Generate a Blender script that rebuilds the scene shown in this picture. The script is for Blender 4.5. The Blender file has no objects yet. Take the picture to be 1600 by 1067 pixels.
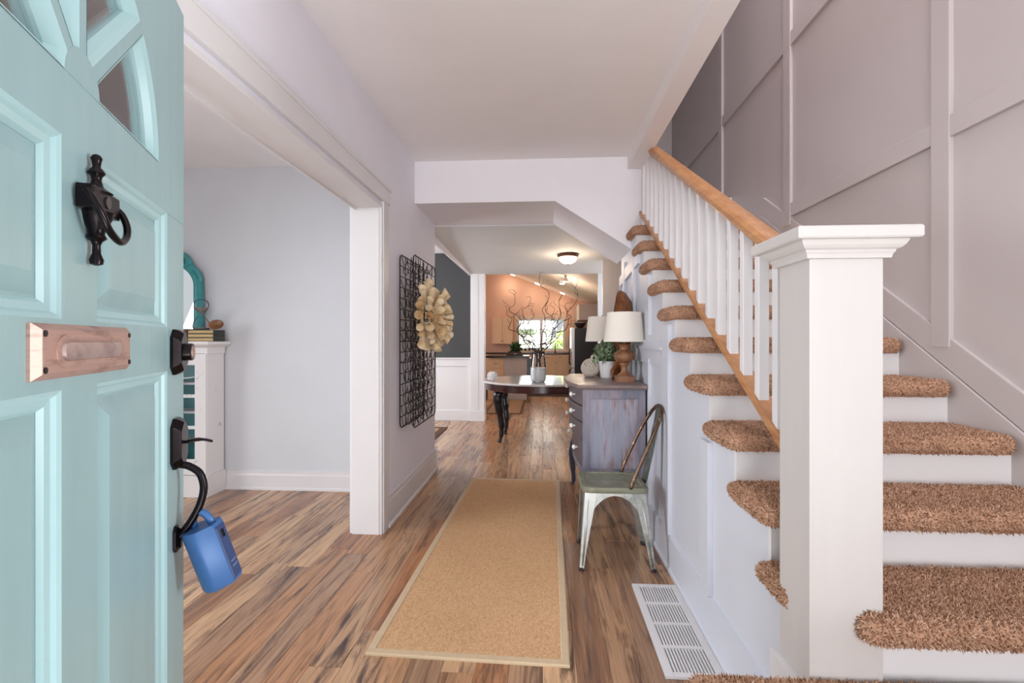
import bpy, bmesh, math, random
import numpy as np
from mathutils import Vector, Matrix
random.seed(7); rng = np.random.default_rng(7)
R = math.radians
sc = bpy.context.scene
C = sc.collection

# ------------------------------------------------------------------ camera, world, lights, exposure
cam_d = bpy.data.cameras.new('camera'); cam = bpy.data.objects.new('camera', cam_d); C.objects.link(cam)
cam_d.sensor_width = 36; cam_d.lens = 750 / 1600 * 36; cam_d.shift_y = -2.5 / 1600; cam_d.clip_start = .02
cam.location = (0, 0, 1.25); cam.rotation_euler = (R(90), 0, math.atan(48 / 750))
sc.camera = cam
sc.view_settings.view_transform = 'Standard'; sc.view_settings.look = 'None'
sc.view_settings.gamma = 1; sc.view_settings.use_curve_mapping = False
sc.view_settings.exposure = 0.98

w = bpy.data.worlds.new('sky'); sc.world = w; w.use_nodes = True
bg = w.node_tree.nodes['Background']; bg.inputs[0].default_value = (.87, .93, 1, 1); bg.inputs[1].default_value = .36

def area(name, loc, rot, sx, sy, power, col=(1, 1, 1), spread=180):
    d = bpy.data.lights.new(name, 'AREA'); d.shape = 'RECTANGLE'; d.size = sx; d.size_y = sy
    d.energy = power; d.color = col; d.spread = R(spread)
    o = bpy.data.objects.new(name, d); C.objects.link(o); o.location = loc; o.rotation_euler = rot
    return o
def point(name, loc, power, col, r=.05):
    d = bpy.data.lights.new(name, 'POINT'); d.energy = power; d.color = col; d.shadow_soft_size = r
    o = bpy.data.objects.new(name, d); C.objects.link(o); o.location = loc; return o
# daylight: open front door behind the camera, front room and upstairs windows, plus unseen added fills
sun_d = bpy.data.lights.new('sun', 'SUN'); sun_d.energy = 16; sun_d.angle = R(1); sun_d.color = (1, .97, .92)
sun = bpy.data.objects.new('sun', sun_d); C.objects.link(sun); sun.rotation_euler = (R(21), R(-5), 0)
area('daylight_entry', (.1, -4.6, 1.7), (R(90), 0, 0), 3.4, 2.6, 122, (.97, .97, 1))
area('fill_entry_low', (-.35, -.32, .05), (R(169), 0, 0), 2.2, 1.0, 36, (.97, .97, .99))  # upward fill added behind the camera to brighten the ceiling
area('fill_entry_right', (4.0, .60, 1.1), (0, R(90), 0), 1.8, .75, 66, (.95, .97, 1))  # unseen fill added on the right to brighten the left wall and door
area('daylight_front_room_window', (-4.3, .9, 1.7), (0, R(-66), 0), 1.6, 2.2, 39, (.9, .94, 1), 125)
area('fill_dining', (-3.8, 5.8, 1.5), (0, R(-90), 0), 1.5, 1.8, 56, (.9, .94, 1))  # unseen fill added to lift the dining corner and rear hall
area('daylight_upper_window', (1.5, 1.9, 4.6), (R(8), R(32), 0), 1.2, 2.2, 46, (.95, .93, 1))
area('fill_rear_hall', (2.6, 6.0, 1.3), (0, R(90), 0), 1.6, 1.8, 42, (.95, .96, 1))  # fill added out of view to the right of the rear hall
area('fill_kitchen', (-2.45, 10.2, 1.5), (0, R(-90), 0), 1.4, 3.0, 15, (1, .96, .92))  # unseen fill added to brighten the kitchen
sc.cycles.diffuse_bounces = 6

# ------------------------------------------------------------------ materials
def srgb(r, g, b):
    f = lambda c: (c / 255 / 12.92) if c / 255 <= .04045 else ((c / 255 + .055) / 1.055) ** 2.4
    return (f(r), f(g), f(b), 1)
class NT:
    def __init__(s, name):
        s.m = bpy.data.materials.new(name); s.m.use_nodes = True; s.t = s.m.node_tree; s.n = s.t.nodes
        s.p = s.n['Principled BSDF']
    def new(s, t, **kw):
        n = s.n.new(t)
        for k, v in kw.items():
            if k.startswith('i_'):
                n.inputs[k[2:].replace('_', ' ')].default_value = v
            else: setattr(n, k, v)
        return n
    def link(s, a, b): s.t.links.new(a, b)
    def coords(s, kind='Object', scale=(1, 1, 1)):
        tc = s.new('ShaderNodeTexCoord'); mp = s.new('ShaderNodeMapping'); mp.inputs['Scale'].default_value = scale
        s.link(tc.outputs[kind], mp.inputs[0]); return mp.outputs[0]
    def noise(s, vec, scale=5, detail=4, rough=.55, dist=0):
        n = s.new('ShaderNodeTexNoise'); n.inputs['Scale'].default_value = scale; n.inputs['Detail'].default_value = detail
        n.inputs['Roughness'].default_value = rough; n.inputs['Distortion'].default_value = dist
        if vec is not None: s.link(vec, n.inputs['Vector'])
        return n.outputs['Fac']
    def ramp(s, fac, stops):
        r = s.new('ShaderNodeValToRGB'); e = r.color_ramp.elements
        while len(e) < len(stops): e.new(.5)
        for i, (p, c) in enumerate(stops): e[i].position = p; e[i].color = c if len(c) == 4 else (*c, 1)
        s.link(fac, r.inputs[0]); return r.outputs[0]
    def mix(s, fac, a, b, mode='MIX'):
        m = s.new('ShaderNodeMix', data_type='RGBA', blend_type=mode)
        for sock, v in ((m.inputs[0], fac), (m.inputs[6], a), (m.inputs[7], b)):
            if hasattr(v, 'is_output'): s.link(v, sock)
            else: sock.default_value = v
        return m.outputs[2]
    def bump(s, h, strength=.3, dist=.002):
        b = s.new('ShaderNodeBump'); b.inputs['Strength'].default_value = strength; b.inputs['Distance'].default_value = dist
        s.link(h, b.inputs['Height']); s.link(b.outputs[0], s.p.inputs['Normal'])
def plain(name, col, rough=.5, metal=0, var=.06, vscale=3, bump=0, bscale=60, bdist=.002, stretch=(1, 1, 1), spec=None):
    t = NT(name); v = t.coords('Object', stretch)
    n = t.noise(v, vscale)
    lo = tuple(c * (1 - var) for c in col[:3]) + (1,); hi = tuple(min(1, c * (1 + var)) for c in col[:3]) + (1,)
    t.link(t.ramp(n, [(.3, lo), (.7, hi)]), t.p.inputs['Base Color'])
    t.p.inputs['Roughness'].default_value = rough; t.p.inputs['Metallic'].default_value = metal
    if spec is not None: t.p.inputs['Specular IOR Level'].default_value = spec
    if bump: t.bump(t.noise(v, bscale, 3), bump, bdist)
    return t.m
def worn(name, base, worn_c, amount=.62, scale=9, rough=.5, metal=0, stretch=(1, 1, 1), third=None, bump=.15):
    t = NT(name); v = t.coords('Object', stretch)
    n = t.noise(v, scale, 8, .65); n2 = t.noise(v, scale * .35, 3)
    c = t.ramp(n, [(amount - .08, base), (amount + .06, worn_c)])
    if third: c = t.mix(t.ramp(n2, [(.42, (0, 0, 0, 1)), (.62, (1, 1, 1, 1))]), c, third)
    t.link(c, t.p.inputs['Base Color']); t.p.inputs['Roughness'].default_value = rough; t.p.inputs['Metallic'].default_value = metal
    t.bump(n, bump, .002)
    return t.m
def wood(name, c1, c2, scale=1, axis=1, rough=.4, dark=None):
    st = [14, 14, 14]; st[axis] = 1.1
    t = NT(name); v = t.coords('Object', tuple(q * scale for q in st))
    n = t.noise(v, 1.6, 6, .6, .6)
    stops = [(.3, c1), (.65, c2)]
    if dark: stops = [(.25, dark), (.4, c1), (.65, c2)]
    t.link(t.ramp(n, stops), t.p.inputs['Base Color']); t.p.inputs['Roughness'].default_value = rough
    t.bump(n, .08, .001); return t.m
def emit(name, col, strength):
    t = NT(name); t.p.inputs['Base Color'].default_value = col; t.p.inputs['Emission Color'].default_value = col
    t.p.inputs['Emission Strength'].default_value = strength; return t.m
def clear(name, tint=(1, 1, 1, 1), gloss=.1, ior=1.45):
    t = NT(name); tr = t.new('ShaderNodeBsdfTransparent'); tr.inputs[0].default_value = tint
    gl = t.new('ShaderNodeBsdfGlossy'); gl.inputs['Roughness'].default_value = .03
    fr = t.new('ShaderNodeFresnel'); fr.inputs[0].default_value = ior
    add = t.new('ShaderNodeMath', operation='ADD'); add.inputs[1].default_value = gloss - .04; t.link(fr.outputs[0], add.inputs[0])
    mx = t.new('ShaderNodeMixShader'); t.link(add.outputs[0], mx.inputs[0]); t.link(tr.outputs[0], mx.inputs[1]); t.link(gl.outputs[0], mx.inputs[2])
    t.link(mx.outputs[0], t.n['Material Output'].inputs[0]); return t.m

def m_floor():
    t = NT('plank_wood'); oi = t.new('ShaderNodeObjectInfo')
    tc = t.new('ShaderNodeTexCoord'); mul = t.new('ShaderNodeVectorMath', operation='SCALE'); mul.inputs['Scale'].default_value = 37.0
    cmb = t.new('ShaderNodeCombineXYZ'); 
    for i in range(3): t.link(oi.outputs['Random'], cmb.inputs[i])
    t.link(cmb.outputs[0], mul.inputs[0])
    add = t.new('ShaderNodeVectorMath', operation='ADD'); t.link(tc.outputs['Object'], add.inputs[0]); t.link(mul.outputs[0], add.inputs[1])
    mp = t.new('ShaderNodeMapping'); mp.inputs['Scale'].default_value = (15, 1.2, 8); t.link(add.outputs[0], mp.inputs[0])
    mp2 = t.new('ShaderNodeMapping'); mp2.inputs['Scale'].default_value = (60, 2.5, 8); t.link(add.outputs[0], mp2.inputs[0])
    base = t.ramp(oi.outputs['Random'], [(0, srgb(170, 120, 84)), (.2, srgb(204, 160, 120)), (.4, srgb(156, 122, 98)), (.6, srgb(210, 170, 130)), (.8, srgb(180, 124, 84)), (1, srgb(142, 104, 78))])
    n1 = t.noise(mp.outputs[0], 1.5, 9, .66, .9)
    c = t.mix(t.ramp(n1, [(.36, (1, 1, 1, 1)), (.52, (0, 0, 0, 1))]), base, srgb(108, 80, 64))
    c = t.mix(t.ramp(n1, [(.29, (1, 1, 1, 1)), (.40, (0, 0, 0, 1))]), c, srgb(62, 46, 42))
    c = t.mix(t.ramp(n1, [(.60, (0, 0, 0, 1)), (.72, (.8, .8, .8, 1))]), c, srgb(190, 156, 124))
    n2 = t.noise(mp2.outputs[0], 1.3, 5, .6)
    c = t.mix(.5, c, t.ramp(n2, [(.3, (.40, .36, .34, 1)), (.62, (1, 1, 1, 1))]), 'MULTIPLY')
    t.link(c, t.p.inputs['Base Color'])
    t.link(t.ramp(n1, [(.3, (.30,) * 3 + (1,)), (.7, (.16,) * 3 + (1,))]), t.p.inputs['Roughness'])
    t.bump(n2, .06, .001); return t.m
def m_carpet():
    t = NT('carpet_pile'); g = t.new('ShaderNodeNewGeometry')
    v = t.coords('Object'); n = t.noise(v, 14, 3)
    c = t.ramp(g.outputs['Random Per Island'], [(0, srgb(126, 88, 68)), (.3, srgb(174, 132, 106)), (.7, srgb(204, 164, 136)), (1, srgb(224, 192, 164))])
    c = t.mix(.45, c, t.ramp(n, [(.3, (.68, .62, .58, 1)), (.7, (1, 1, 1, 1))]), 'MULTIPLY')
    t.link(c, t.p.inputs['Base Color']); t.p.inputs['Roughness'].default_value = .95; t.p.inputs['Specular IOR Level'].default_value = .1
    return t.m
def m_sisal():
    t = NT('sisal_weave'); v = t.coords('Object', (1, 1, 1))
    v1 = t.coords('Object', (330, 60, 60)); v2 = t.coords('Object', (90, 420, 60))
    n = t.mix(.5, t.noise(v1, 1, 3), t.noise(v2, 1, 3))
    c = t.ramp(n, [(.30, srgb(158, 118, 82)), (.5, srgb(208, 166, 124)), (.7, srgb(228, 192, 152))])
    c = t.mix(.5, c, t.ramp(t.noise(v, 2.2, 3), [(.3, (.86, .84, .80, 1)), (.7, (1, 1, 1, 1))]), 'MULTIPLY')
    t.link(c, t.p.inputs['Base Color']); t.p.inputs['Roughness'].default_value = .9; t.p.inputs['Specular IOR Level'].default_value = .15
    t.bump(n, .55, .003); return t.m
WALL = plain('wall_paint_lavender_white', srgb(234, 232, 240), .6, var=.02, bump=.04, bscale=180)
WALLROOM = plain('wall_paint_pale_grey', srgb(208, 210, 213), .6, var=.02, bump=.04, bscale=180)
CEIL = plain('ceiling_paint', srgb(242, 238, 237), .7, var=.015, bump=.05, bscale=120)
HEAD = plain('header_paint', srgb(232, 228, 231), .6, var=.015)
TRIM = plain('white_trim_paint', srgb(222, 219, 219), .35, var=.015)
STAIRG = plain('stair_side_grey_paint', srgb(206, 208, 216), .42, var=.015)
PANELW = plain('stairwell_greige_paint', srgb(190, 181, 178), .45, var=.02)
DARKW = plain('charcoal_wall_paint', srgb(62, 62, 62), .6, var=.03)
PEACH = plain('peach_wall_paint', srgb(222, 178, 152), .6, var=.02)
KCEIL = plain('kitchen_ceiling_paint', srgb(232, 212, 194), .7, var=.01)
BLUEW = plain('cool_grey_wall_paint', srgb(196, 201, 208), .6, var=.02)
NEWELP = plain('cream_white_post_darkened', srgb(198, 192, 188), .4, var=.02, vscale=2, stretch=(8, 8, .7), bump=.05, bscale=10)  # creamier than the trim, and darkened to offset strong light on the post
PLANK = m_floor(); CARPET = m_carpet(); SISAL = m_sisal()
TEAL = plain('door_aqua_paint', srgb(148, 178, 180), .34, var=.05, vscale=2, stretch=(9, 9, .9), bump=.06, bscale=14)
TEALD = plain('door_aqua_shadow_gap', srgb(70, 104, 110), .4)
OAK = wood('oak_varnish', srgb(158, 104, 64), srgb(190, 138, 92), 1.2, 1, .35)
BLACKM = plain('oil_rubbed_bronze', srgb(38, 32, 34), .28, .85, var=.2, vscale=30)
COPPER = worn('aged_copper', srgb(196, 162, 150), srgb(166, 132, 122), .58, 14, .48, .55, (1, 1, 5), bump=.05)
BLUE = plain('lockbox_blue', srgb(64, 106, 162), .36, .1, var=.03)
NAVY = plain('lockbox_navy', srgb(52, 70, 112), .45, .0, var=.05)
WHITEP = plain('white_glaze', srgb(240, 239, 240), .3, var=.01)
BLACKG = plain('black_lacquer', srgb(24, 20, 22), .2, var=.2)

# ------------------------------------------------------------------ mesh helpers
class MB:
    def __init__(s): s.v = []; s.f = []
    def add(s, vs, fs):
        o = len(s.v); s.v += [tuple(p) for p in vs]; s.f += [tuple(i + o for i in f) for f in fs]; return s
    def box(s, x0, x1, y0, y1, z0, z1):
        x0, x1 = min(x0, x1), max(x0, x1); y0, y1 = min(y0, y1), max(y0, y1); z0, z1 = min(z0, z1), max(z0, z1)
        vs = [(x, y, z) for z in (z0, z1) for y in (y0, y1) for x in (x0, x1)]
        return s.add(vs, [(0, 2, 3, 1), (4, 5, 7, 6), (0, 1, 5, 4), (2, 6, 7, 3), (0, 4, 6, 2), (1, 3, 7, 5)])
    def prism(s, poly, axis, a0, a1):
        # poly in the two other axes: axis 0 -> (y,z); 1 -> (x,z); 2 -> (x,y)
        def P(p, a): return (a, p[0], p[1]) if axis == 0 else (p[0], a, p[1]) if axis == 1 else (p[0], p[1], a)
        n = len(poly); vs = [P(p, a0) for p in poly] + [P(p, a1) for p in poly]
        return s.add(vs, [tuple(range(n)), tuple(range(2 * n - 1, n - 1, -1))] + [(i, i + n, (i + 1) % n + n, (i + 1) % n) for i in range(n)])
    def lathe(s, prof, c=(0, 0, 0), seg=24, caps=True):
        vs = [];  n = len(prof)
        for r, z in prof:
            for k in range(seg):
                a = 2 * math.pi * k / seg; vs.append((c[0] + r * math.cos(a), c[1] + r * math.sin(a), c[2] + z))
        fs = [(i * seg + k, i * seg + (k + 1) % seg, (i + 1) * seg + (k + 1) % seg, (i + 1) * seg + k) for i in range(n - 1) for k in range(seg)]
        if caps: fs += [tuple(range(seg - 1, -1, -1)), tuple(range((n - 1) * seg, n * seg))]
        return s.add(vs, fs)
    def tube(s, pts, r, seg=8, closed=False, flat=None):
        pts = [Vector(p) for p in pts]; n = len(pts); rs = r if isinstance(r, (list, tuple)) else [r] * n
        up = None; vs = []
        for i, p in enumerate(pts):
            a = pts[(i - 1) % n] if (closed or i) else p; b = pts[(i + 1) % n] if (closed or i < n - 1) else p
            t = (b - a).normalized()
            if up is None: up = Vector((0, 0, 1)) if abs(t.z) < .9 else Vector((1, 0, 0))
            x = t.cross(up)
            if x.length < 1e-5: x = t.cross(Vector((.3, 1, .2)))
            x.normalize(); up = x.cross(t).normalized()
            for k in range(seg):
                q = 2 * math.pi * (k + .5) / seg; cy = math.sin(q) * (flat if flat else 1)
                vs.append(p + (x * math.cos(q) + up * cy) * rs[i])
        m = n if closed else n - 1
        fs = [(i * seg + k, i * seg + (k + 1) % seg, ((i + 1) % n) * seg + (k + 1) % seg, ((i + 1) % n) * seg + k) for i in range(m) for k in range(seg)]
        if not closed: fs += [tuple(range(seg - 1, -1, -1)), tuple(range((n - 1) * seg, n * seg))]
        return s.add(vs, fs)
    def loft(s, rings, cap=True):
        n = len(rings[0]); vs = [p for r in rings for p in r]
        fs = [(i * n + k, i * n + (k + 1) % n, (i + 1) * n + (k + 1) % n, (i + 1) * n + k) for i in range(len(rings) - 1) for k in range(n)]
        if cap: fs += [tuple(range(n - 1, -1, -1)), tuple(range((len(rings) - 1) * n, len(rings) * n))]
        return s.add(vs, fs)
    def mesh(s, name, bevel=0, smooth=False, bseg=2):
        me = bpy.data.meshes.new(name); me.from_pydata(s.v, [], s.f)
        bm = bmesh.new(); bm.from_mesh(me); bmesh.ops.recalc_face_normals(bm, faces=bm.faces)
        if bevel:
            es = [e for e in bm.edges if len(e.link_faces) == 2 and e.calc_face_angle(0) > R(25)]
            bmesh.ops.bevel(bm, geom=es, offset=bevel, segments=bseg, profile=.7, affect='EDGES', clamp_overlap=True)
        bm.to_mesh(me); bm.free()
        if smooth:
            me.polygons.foreach_set('use_smooth', [True] * len(me.polygons))
            if smooth != 'all': me.set_sharp_from_angle(angle=R(smooth if smooth is not True else 40))
        return me
    def build(s, name, material, parent=None, bevel=0, smooth=False, bseg=2):
        return link(name, s.mesh(name, bevel, smooth, bseg), material, parent)
def link(name, me, material, parent=None):
    if material is not None and len(me.materials) == 0: me.materials.append(material)
    o = bpy.data.objects.new(name, me); C.objects.link(o)
    if parent is not None: attach(o, parent)
    return o
def attach(o, parent):
    o.parent = parent
    if parent.get('_local') is None: o.matrix_parent_inverse = world_of(parent).inverted()
def world_of(o):
    if o.parent is None: return Matrix.LocRotScale(o.location, o.rotation_euler, o.scale)
    return world_of(o.parent) @ o.matrix_parent_inverse @ Matrix.LocRotScale(o.location, o.rotation_euler, o.scale)
def tag(o, label=None, cat=None, group=None, kind=None):
    if label: o['label'] = label
    if cat: o['category'] = cat
    if group: o['group'] = group
    if kind: o['kind'] = kind
    return o
def thing(name, label, cat, loc=(0, 0, 0), group=None, kind=None, local=False, rz=0):
    o = bpy.data.objects.new(name, None); C.objects.link(o); o.location = loc; o.rotation_euler = (0, 0, rz); o.empty_display_size = .05
    if local: o['_local'] = 1
    return tag(o, label, cat, group, kind)
def struct(o, label, cat): return tag(o, label, cat, None, 'structure')
def arc(cx, cy, r, a0, a1, n): return [(cx + r * math.cos(R(a0 + (a1 - a0) * i / n)), cy + r * math.sin(R(a0 + (a1 - a0) * i / n))) for i in range(n + 1)]
def smoothpath(pts, n=6):
    P = [Vector(p) for p in pts]; out = []
    for i in range(len(P) - 1):
        p0 = P[max(i - 1, 0)]; p1 = P[i]; p2 = P[i + 1]; p3 = P[min(i + 2, len(P) - 1)]
        for k in range(n):
            t = k / n
            out.append(.5 * ((2 * p1) + (p2 - p0) * t + (2 * p0 - 5 * p1 + 4 * p2 - p3) * t * t + (3 * p1 - p0 - 3 * p2 + p3) * t ** 3))
    return out + [P[-1]]
def sphere_pts(mb, c, rx, ry, rz, seg=16, rings=10):
    prof = [(max(.0005, math.sin(math.pi * i / rings)), -math.cos(math.pi * i / rings)) for i in range(rings + 1)]
    vs = []; 
    for r, z in prof:
        for k in range(seg):
            a = 2 * math.pi * k / seg; vs.append((c[0] + rx * r * math.cos(a), c[1] + ry * r * math.sin(a), c[2] + rz * z))
    mb.add(vs, [(i * seg + k, i * seg + (k + 1) % seg, (i + 1) * seg + (k + 1) % seg, (i + 1) * seg + k) for i in range(rings) for k in range(seg)])
    return mb

# ------------------------------------------------------------------ floor with planks
floor = MB().box(-4.6, 3.2, -1.2, 13.2, -.08, -.008).build('floor', plain('underlay_dark', srgb(48, 36, 30), .8))
struct(floor, 'brown wood plank floor running through the hall into the kitchen', 'floor')
pm = {}
def plank(x0, x1, y0, y1):
    wd, ln = round(x1 - x0, 4), round(y1 - y0, 3)
    if wd < .012 or ln < .03: return
    if (wd, ln) not in pm:
        g = .0004; m = MB(); ch = .0016
        r0 = [(-wd/2+g, -ln/2+g), (wd/2-g, -ln/2+g), (wd/2-g, ln/2-g), (-wd/2+g, ln/2-g)]
        r1 = [(-wd/2+g+ch, -ln/2+g+ch), (wd/2-g-ch, -ln/2+g+ch), (wd/2-g-ch, ln/2-g-ch), (-wd/2+g+ch, ln/2-g-ch)]
        m.loft([[(x, y, -.008) for x, y in r0], [(x, y, -.0009) for x, y in r0], [(x, y, 0) for x, y in r1]])
        pm[(wd, ln)] = m.mesh('plank')
    o = link('plank', pm[(wd, ln)], PLANK); o.location = ((x0 + x1) / 2, (y0 + y1) / 2, 0); o.parent = floor
PW, PL = .128, 1.28
def plank_rows(xa, xb, spans):
    i0 = math.floor(xa / PW); i1 = math.ceil(xb / PW)
    for i in range(i0, i1):
        x0, x1 = max(xa, i * PW), min(xb, (i + 1) * PW)
        if x1 - x0 < .015: continue
        off = random.Random(i * 31 + 5).random() * PL
        for ya, yb in spans:
            y = math.floor((ya - off) / PL) * PL + off
            while y < yb:
                a, b = max(y, ya), min(y + PL, yb)
                if b - a > .04: plank(x0, x1, a, b)
                y += PL
plank_rows(-3.35, -1.152, [(.6, 3.87)])
plank_rows(-2.30, -1.152, [(4.1, 7.37)])
plank_rows(-1.152, .70, [(.6, 10.6)])
plank_rows(.70, 1.6, [(4.40, 7.3)])

# ------------------------------------------------------------------ hall shell
def yz(poly, x0, x1): return MB().prism(poly, 0, x0, x1)
wl = yz([(-1.2, 2.7), (4.58, 2.7), (4.58, 0), (3.04, 0), (3.04, 2.12), (-1.2, 2.12)], -1.21, -1.04).build('wall_left', WALL)
struct(wl, 'pale lavender hall wall on the left with a wide cased opening', 'wall')
struct(MB().box(-4.6, .67, -1.2, 3.99, 2.70, 2.82).build('ceiling', CEIL), 'smooth off-white ceiling over entry hall and front room', 'ceiling')
# header with raked right underside
hd = MB().prism([(-1.04, 2.7), (-1.04, 2.36), (.097, 2.36), (.70, 1.968), (.78, 1.968), (.78, 5.4), (.70, 5.4), (.70, 2.7)], 1, 3.85, 4.60).build('wall_header', HEAD)
struct(hd, 'white dropped header across the hall with a sloping right underside', 'wall')
tr = MB(); tr.box(-1.04, -1.018, -1.2, 3.155, 2.146, 2.254); tr.box(-1.04, -1.012, -1.2, 3.165, 2.236, 2.254)
t1 = tr.build('trim_1', TRIM, bevel=.002); struct(t1, 'white head casing above the wide opening to the front room', 'trim')
MB().box(-1.04, -1.022, 3.04, 3.135, 0, 2.146).build('casing', TRIM, t1, bevel=.002)
MB().box(-1.225, -1.03, 3.018, 3.04, 0, 2.10).build('jamb', TRIM, t1, bevel=.0015)
MB().box(-1.225, -1.03, -1.2, 3.04, 2.10, 2.12).build('jamb_head', TRIM, t1, bevel=.0015)
MB().box(-1.205, -1.195, -1.2, 3.03, 2.085, 2.10).build('stop', TRIM, t1)
MB().box(-1.245, -1.21, 3.03, 3.13, 0, 2.25).build('casing', TRIM, t1, bevel=.002)
MB().box(-1.052, -1.048, 3.012, 3.018, 0, 2.10).build('jamb_bead', TRIM, t1)
def baseboard(name, label, segs, h=.2):
    m = MB()
    for (x0, x1, y0, y1, ax, sgn) in segs:
        # ax: face normal axis, sgn: side; board thickness .016, cap .024, shoe .022
        if ax == 0:
            f = x0
            prof = [(f, 0), (f + sgn * .026, 0), (f + sgn * .026, .014), (f + sgn * .016, .024), (f + sgn * .016, h - .035), (f + sgn * .012, h - .022), (f + sgn * .012, h), (f, h)]
            m.prism([(p[0], p[1]) for p in prof], 1, y0, y1)
        else:
            f = y0
            prof = [(f, 0), (f + sgn * .026, 0), (f + sgn * .026, .014), (f + sgn * .016, .024), (f + sgn * .016, h - .035), (f + sgn * .012, h - .022), (f + sgn * .012, h), (f, h)]
            m.prism(prof, 0, x0, x1)
    return struct(m.build(name, TRIM), label, 'baseboard')
baseboard('baseboard_left', 'tall white baseboard along the left hall wall', [(-1.04, -1.04, 3.135, 4.606, 0, 1), (-1.21, -1.014, 4.58, 4.58, 1, 1)])
# front room behind the opening
struct(MB().box(-4.6, -1.21, 3.88, 3.99, 0, 2.7).build('wall_front_room_back', WALLROOM), 'pale grey back wall of the front room', 'wall')
baseboard('baseboard_front_room', 'white baseboard under the front room back wall', [(-4.6, -1.21, 3.88, 3.88, 1, -1)], .155)
lw = MB(); lw.box(-4.72, -4.6, -1.2, .9, 0, 2.7); lw.box(-4.72, -4.6, 2.9, 3.99, 0, 2.7); lw.box(-4.72, -4.6, .9, 2.9, 0, .75); lw.box(-4.72, -4.6, .9, 2.9, 2.25, 2.7)
struct(lw.build('wall_front_room_left', WALLROOM), 'pale grey far left wall of the front room with a window opening', 'wall')
struct(MB().box(-4.6, -1.21, -1.2, -1.1, 0, 2.7).build('wall_front_room_front', WALLROOM), 'pale grey front wall of the front room', 'wall')
# stairwell
struct(MB().box(1.66, 1.78, 1.0, 6.4, 0, 5.4).build('wall_right', PANELW), 'tall greige panelled stairwell wall on the right', 'wall')
WR = bpy.data.objects['wall_right']
struct(MB().box(.78, 1.66, 6.3, 6.4, 0, 5.4).build('wall_stairwell_back', PANELW), 'greige wall closing the top of the stairwell', 'wall')
struct(MB().box(.70, .78, 4.60, 6.3, 2.40, 5.4).build('wall_stairwell_left', HEAD), 'white inner wall of the stairwell beyond the header', 'wall')
struct(MB().box(.0, .70, -1.2, 3.85, 2.82, 5.4).build('wall_upper_landing', PANELW), 'upper storey wall above the hall ceiling', 'wall')
struct(MB().box(.0, 1.78, -1.3, -1.2, 2.82, 5.5).build('wall_upper_front', PANELW), 'upper storey front wall above the entry', 'wall')
struct(MB().box(.67, .785, -1.2, 3.85, 2.60, 2.82).build('trim_2', CEIL), 'painted beam along the ceiling edge beside the stairwell', 'beam')
struct(MB().box(.0, 1.78, -1.2, 6.4, 5.4, 5.5).build('ceiling_upper', CEIL), 'upper storey ceiling over the stairwell', 'ceiling')

# ------------------------------------------------------------------ panelling on the right wall
RISE, RUN = .169, .2655
def topz(k): return 1.26 + RISE * k
def risy(k): return 2.317 + RUN * k
def board(m, y0, y1, z0, z1, x1=1.66, t=.02): m.box(x1 - t, x1, y0, y1, z0, z1)
for ya, yb in ((2.05, 2.142), (3.303, 3.395), (4.524, 4.616)):
    z0 = min(2.3, 1.24 + .636 * (ya - 2.05) - .02)
    MB().box(1.639, 1.66, ya, yb, max(.3, z0), 5.3).build('batten', PANELW, WR, bevel=.003)
for za, zb in ((2.072, 2.16), (3.21, 3.30), (4.35, 4.44)):
    yend = 2.05 + (za - 1.24) / .636 if za < 2.5 else 6.3
    edges = [1.0, 2.05, 2.142, 3.303, 3.395, 4.524, 4.616, 6.3]
    for a, b in zip(edges[::2], edges[1::2]):
        if a < yend: MB().box(1.642, 1.66, a, min(b, yend), za, zb).build('panel_rail', PANELW, WR, bevel=.003)
# raked skirt board above the stringer and the stringer itself
def rake(y): return .958 + .636 * (y - 1.786)
yy = [(.2, .0), (6.2, .0)]
sk = MB().prism([(1.0, rake(1.0) + .0), (3.72, rake(3.72)), (6.2, rake(3.72)), (6.2, rake(3.72) + .125), (3.70, rake(3.72) + .125), (1.0, rake(1.0) + .125)], 0, 1.643, 1.66).build('skirt_board', PANELW, WR, bevel=.003)
MB().prism([(1.0, 0), (2.0, 0), (3.9, 1.6), (6.2, 1.6), (6.2, rake(3.72) - .004), (3.72, rake(3.72) - .004), (1.0, rake(1.0) - .004)], 0, 1.635, 1.66).build('stringer', PANELW, WR, bevel=.002)

# ------------------------------------------------------------------ staircase
def slab_rings(outline, z0, z1, r, n=5):
    # outline ccw list (x,y); rounded edge profile by inward offset
    def off(o, d):
        res = []; m = len(o)
        for i in range(m):
            a = Vector(o[i - 1]); p = Vector(o[i]); b = Vector(o[(i + 1) % m])
            e1 = (p - a).normalized(); e2 = (b - p).normalized()
            n1 = Vector((-e1.y, e1.x)); n2 = Vector((-e2.y, e2.x)); nn = (n1 + n2)
            nn = nn / max(.3, nn.length_squared / 2)
            res.append(p + nn * d)
        return res
    rings = []
    for i in range(n + 1):
        a = math.pi / 2 * i / n; rings.append([(p.x, p.y, z0 + r - r * math.cos(a)) for p in off(outline, r - r * math.sin(a))])
    for i in range(n + 1):
        a = math.pi / 2 * i / n; rings.append([(p.x, p.y, z1 - r + r * math.sin(a)) for p in off(outline, r - r * math.cos(a))])
    return rings
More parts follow.
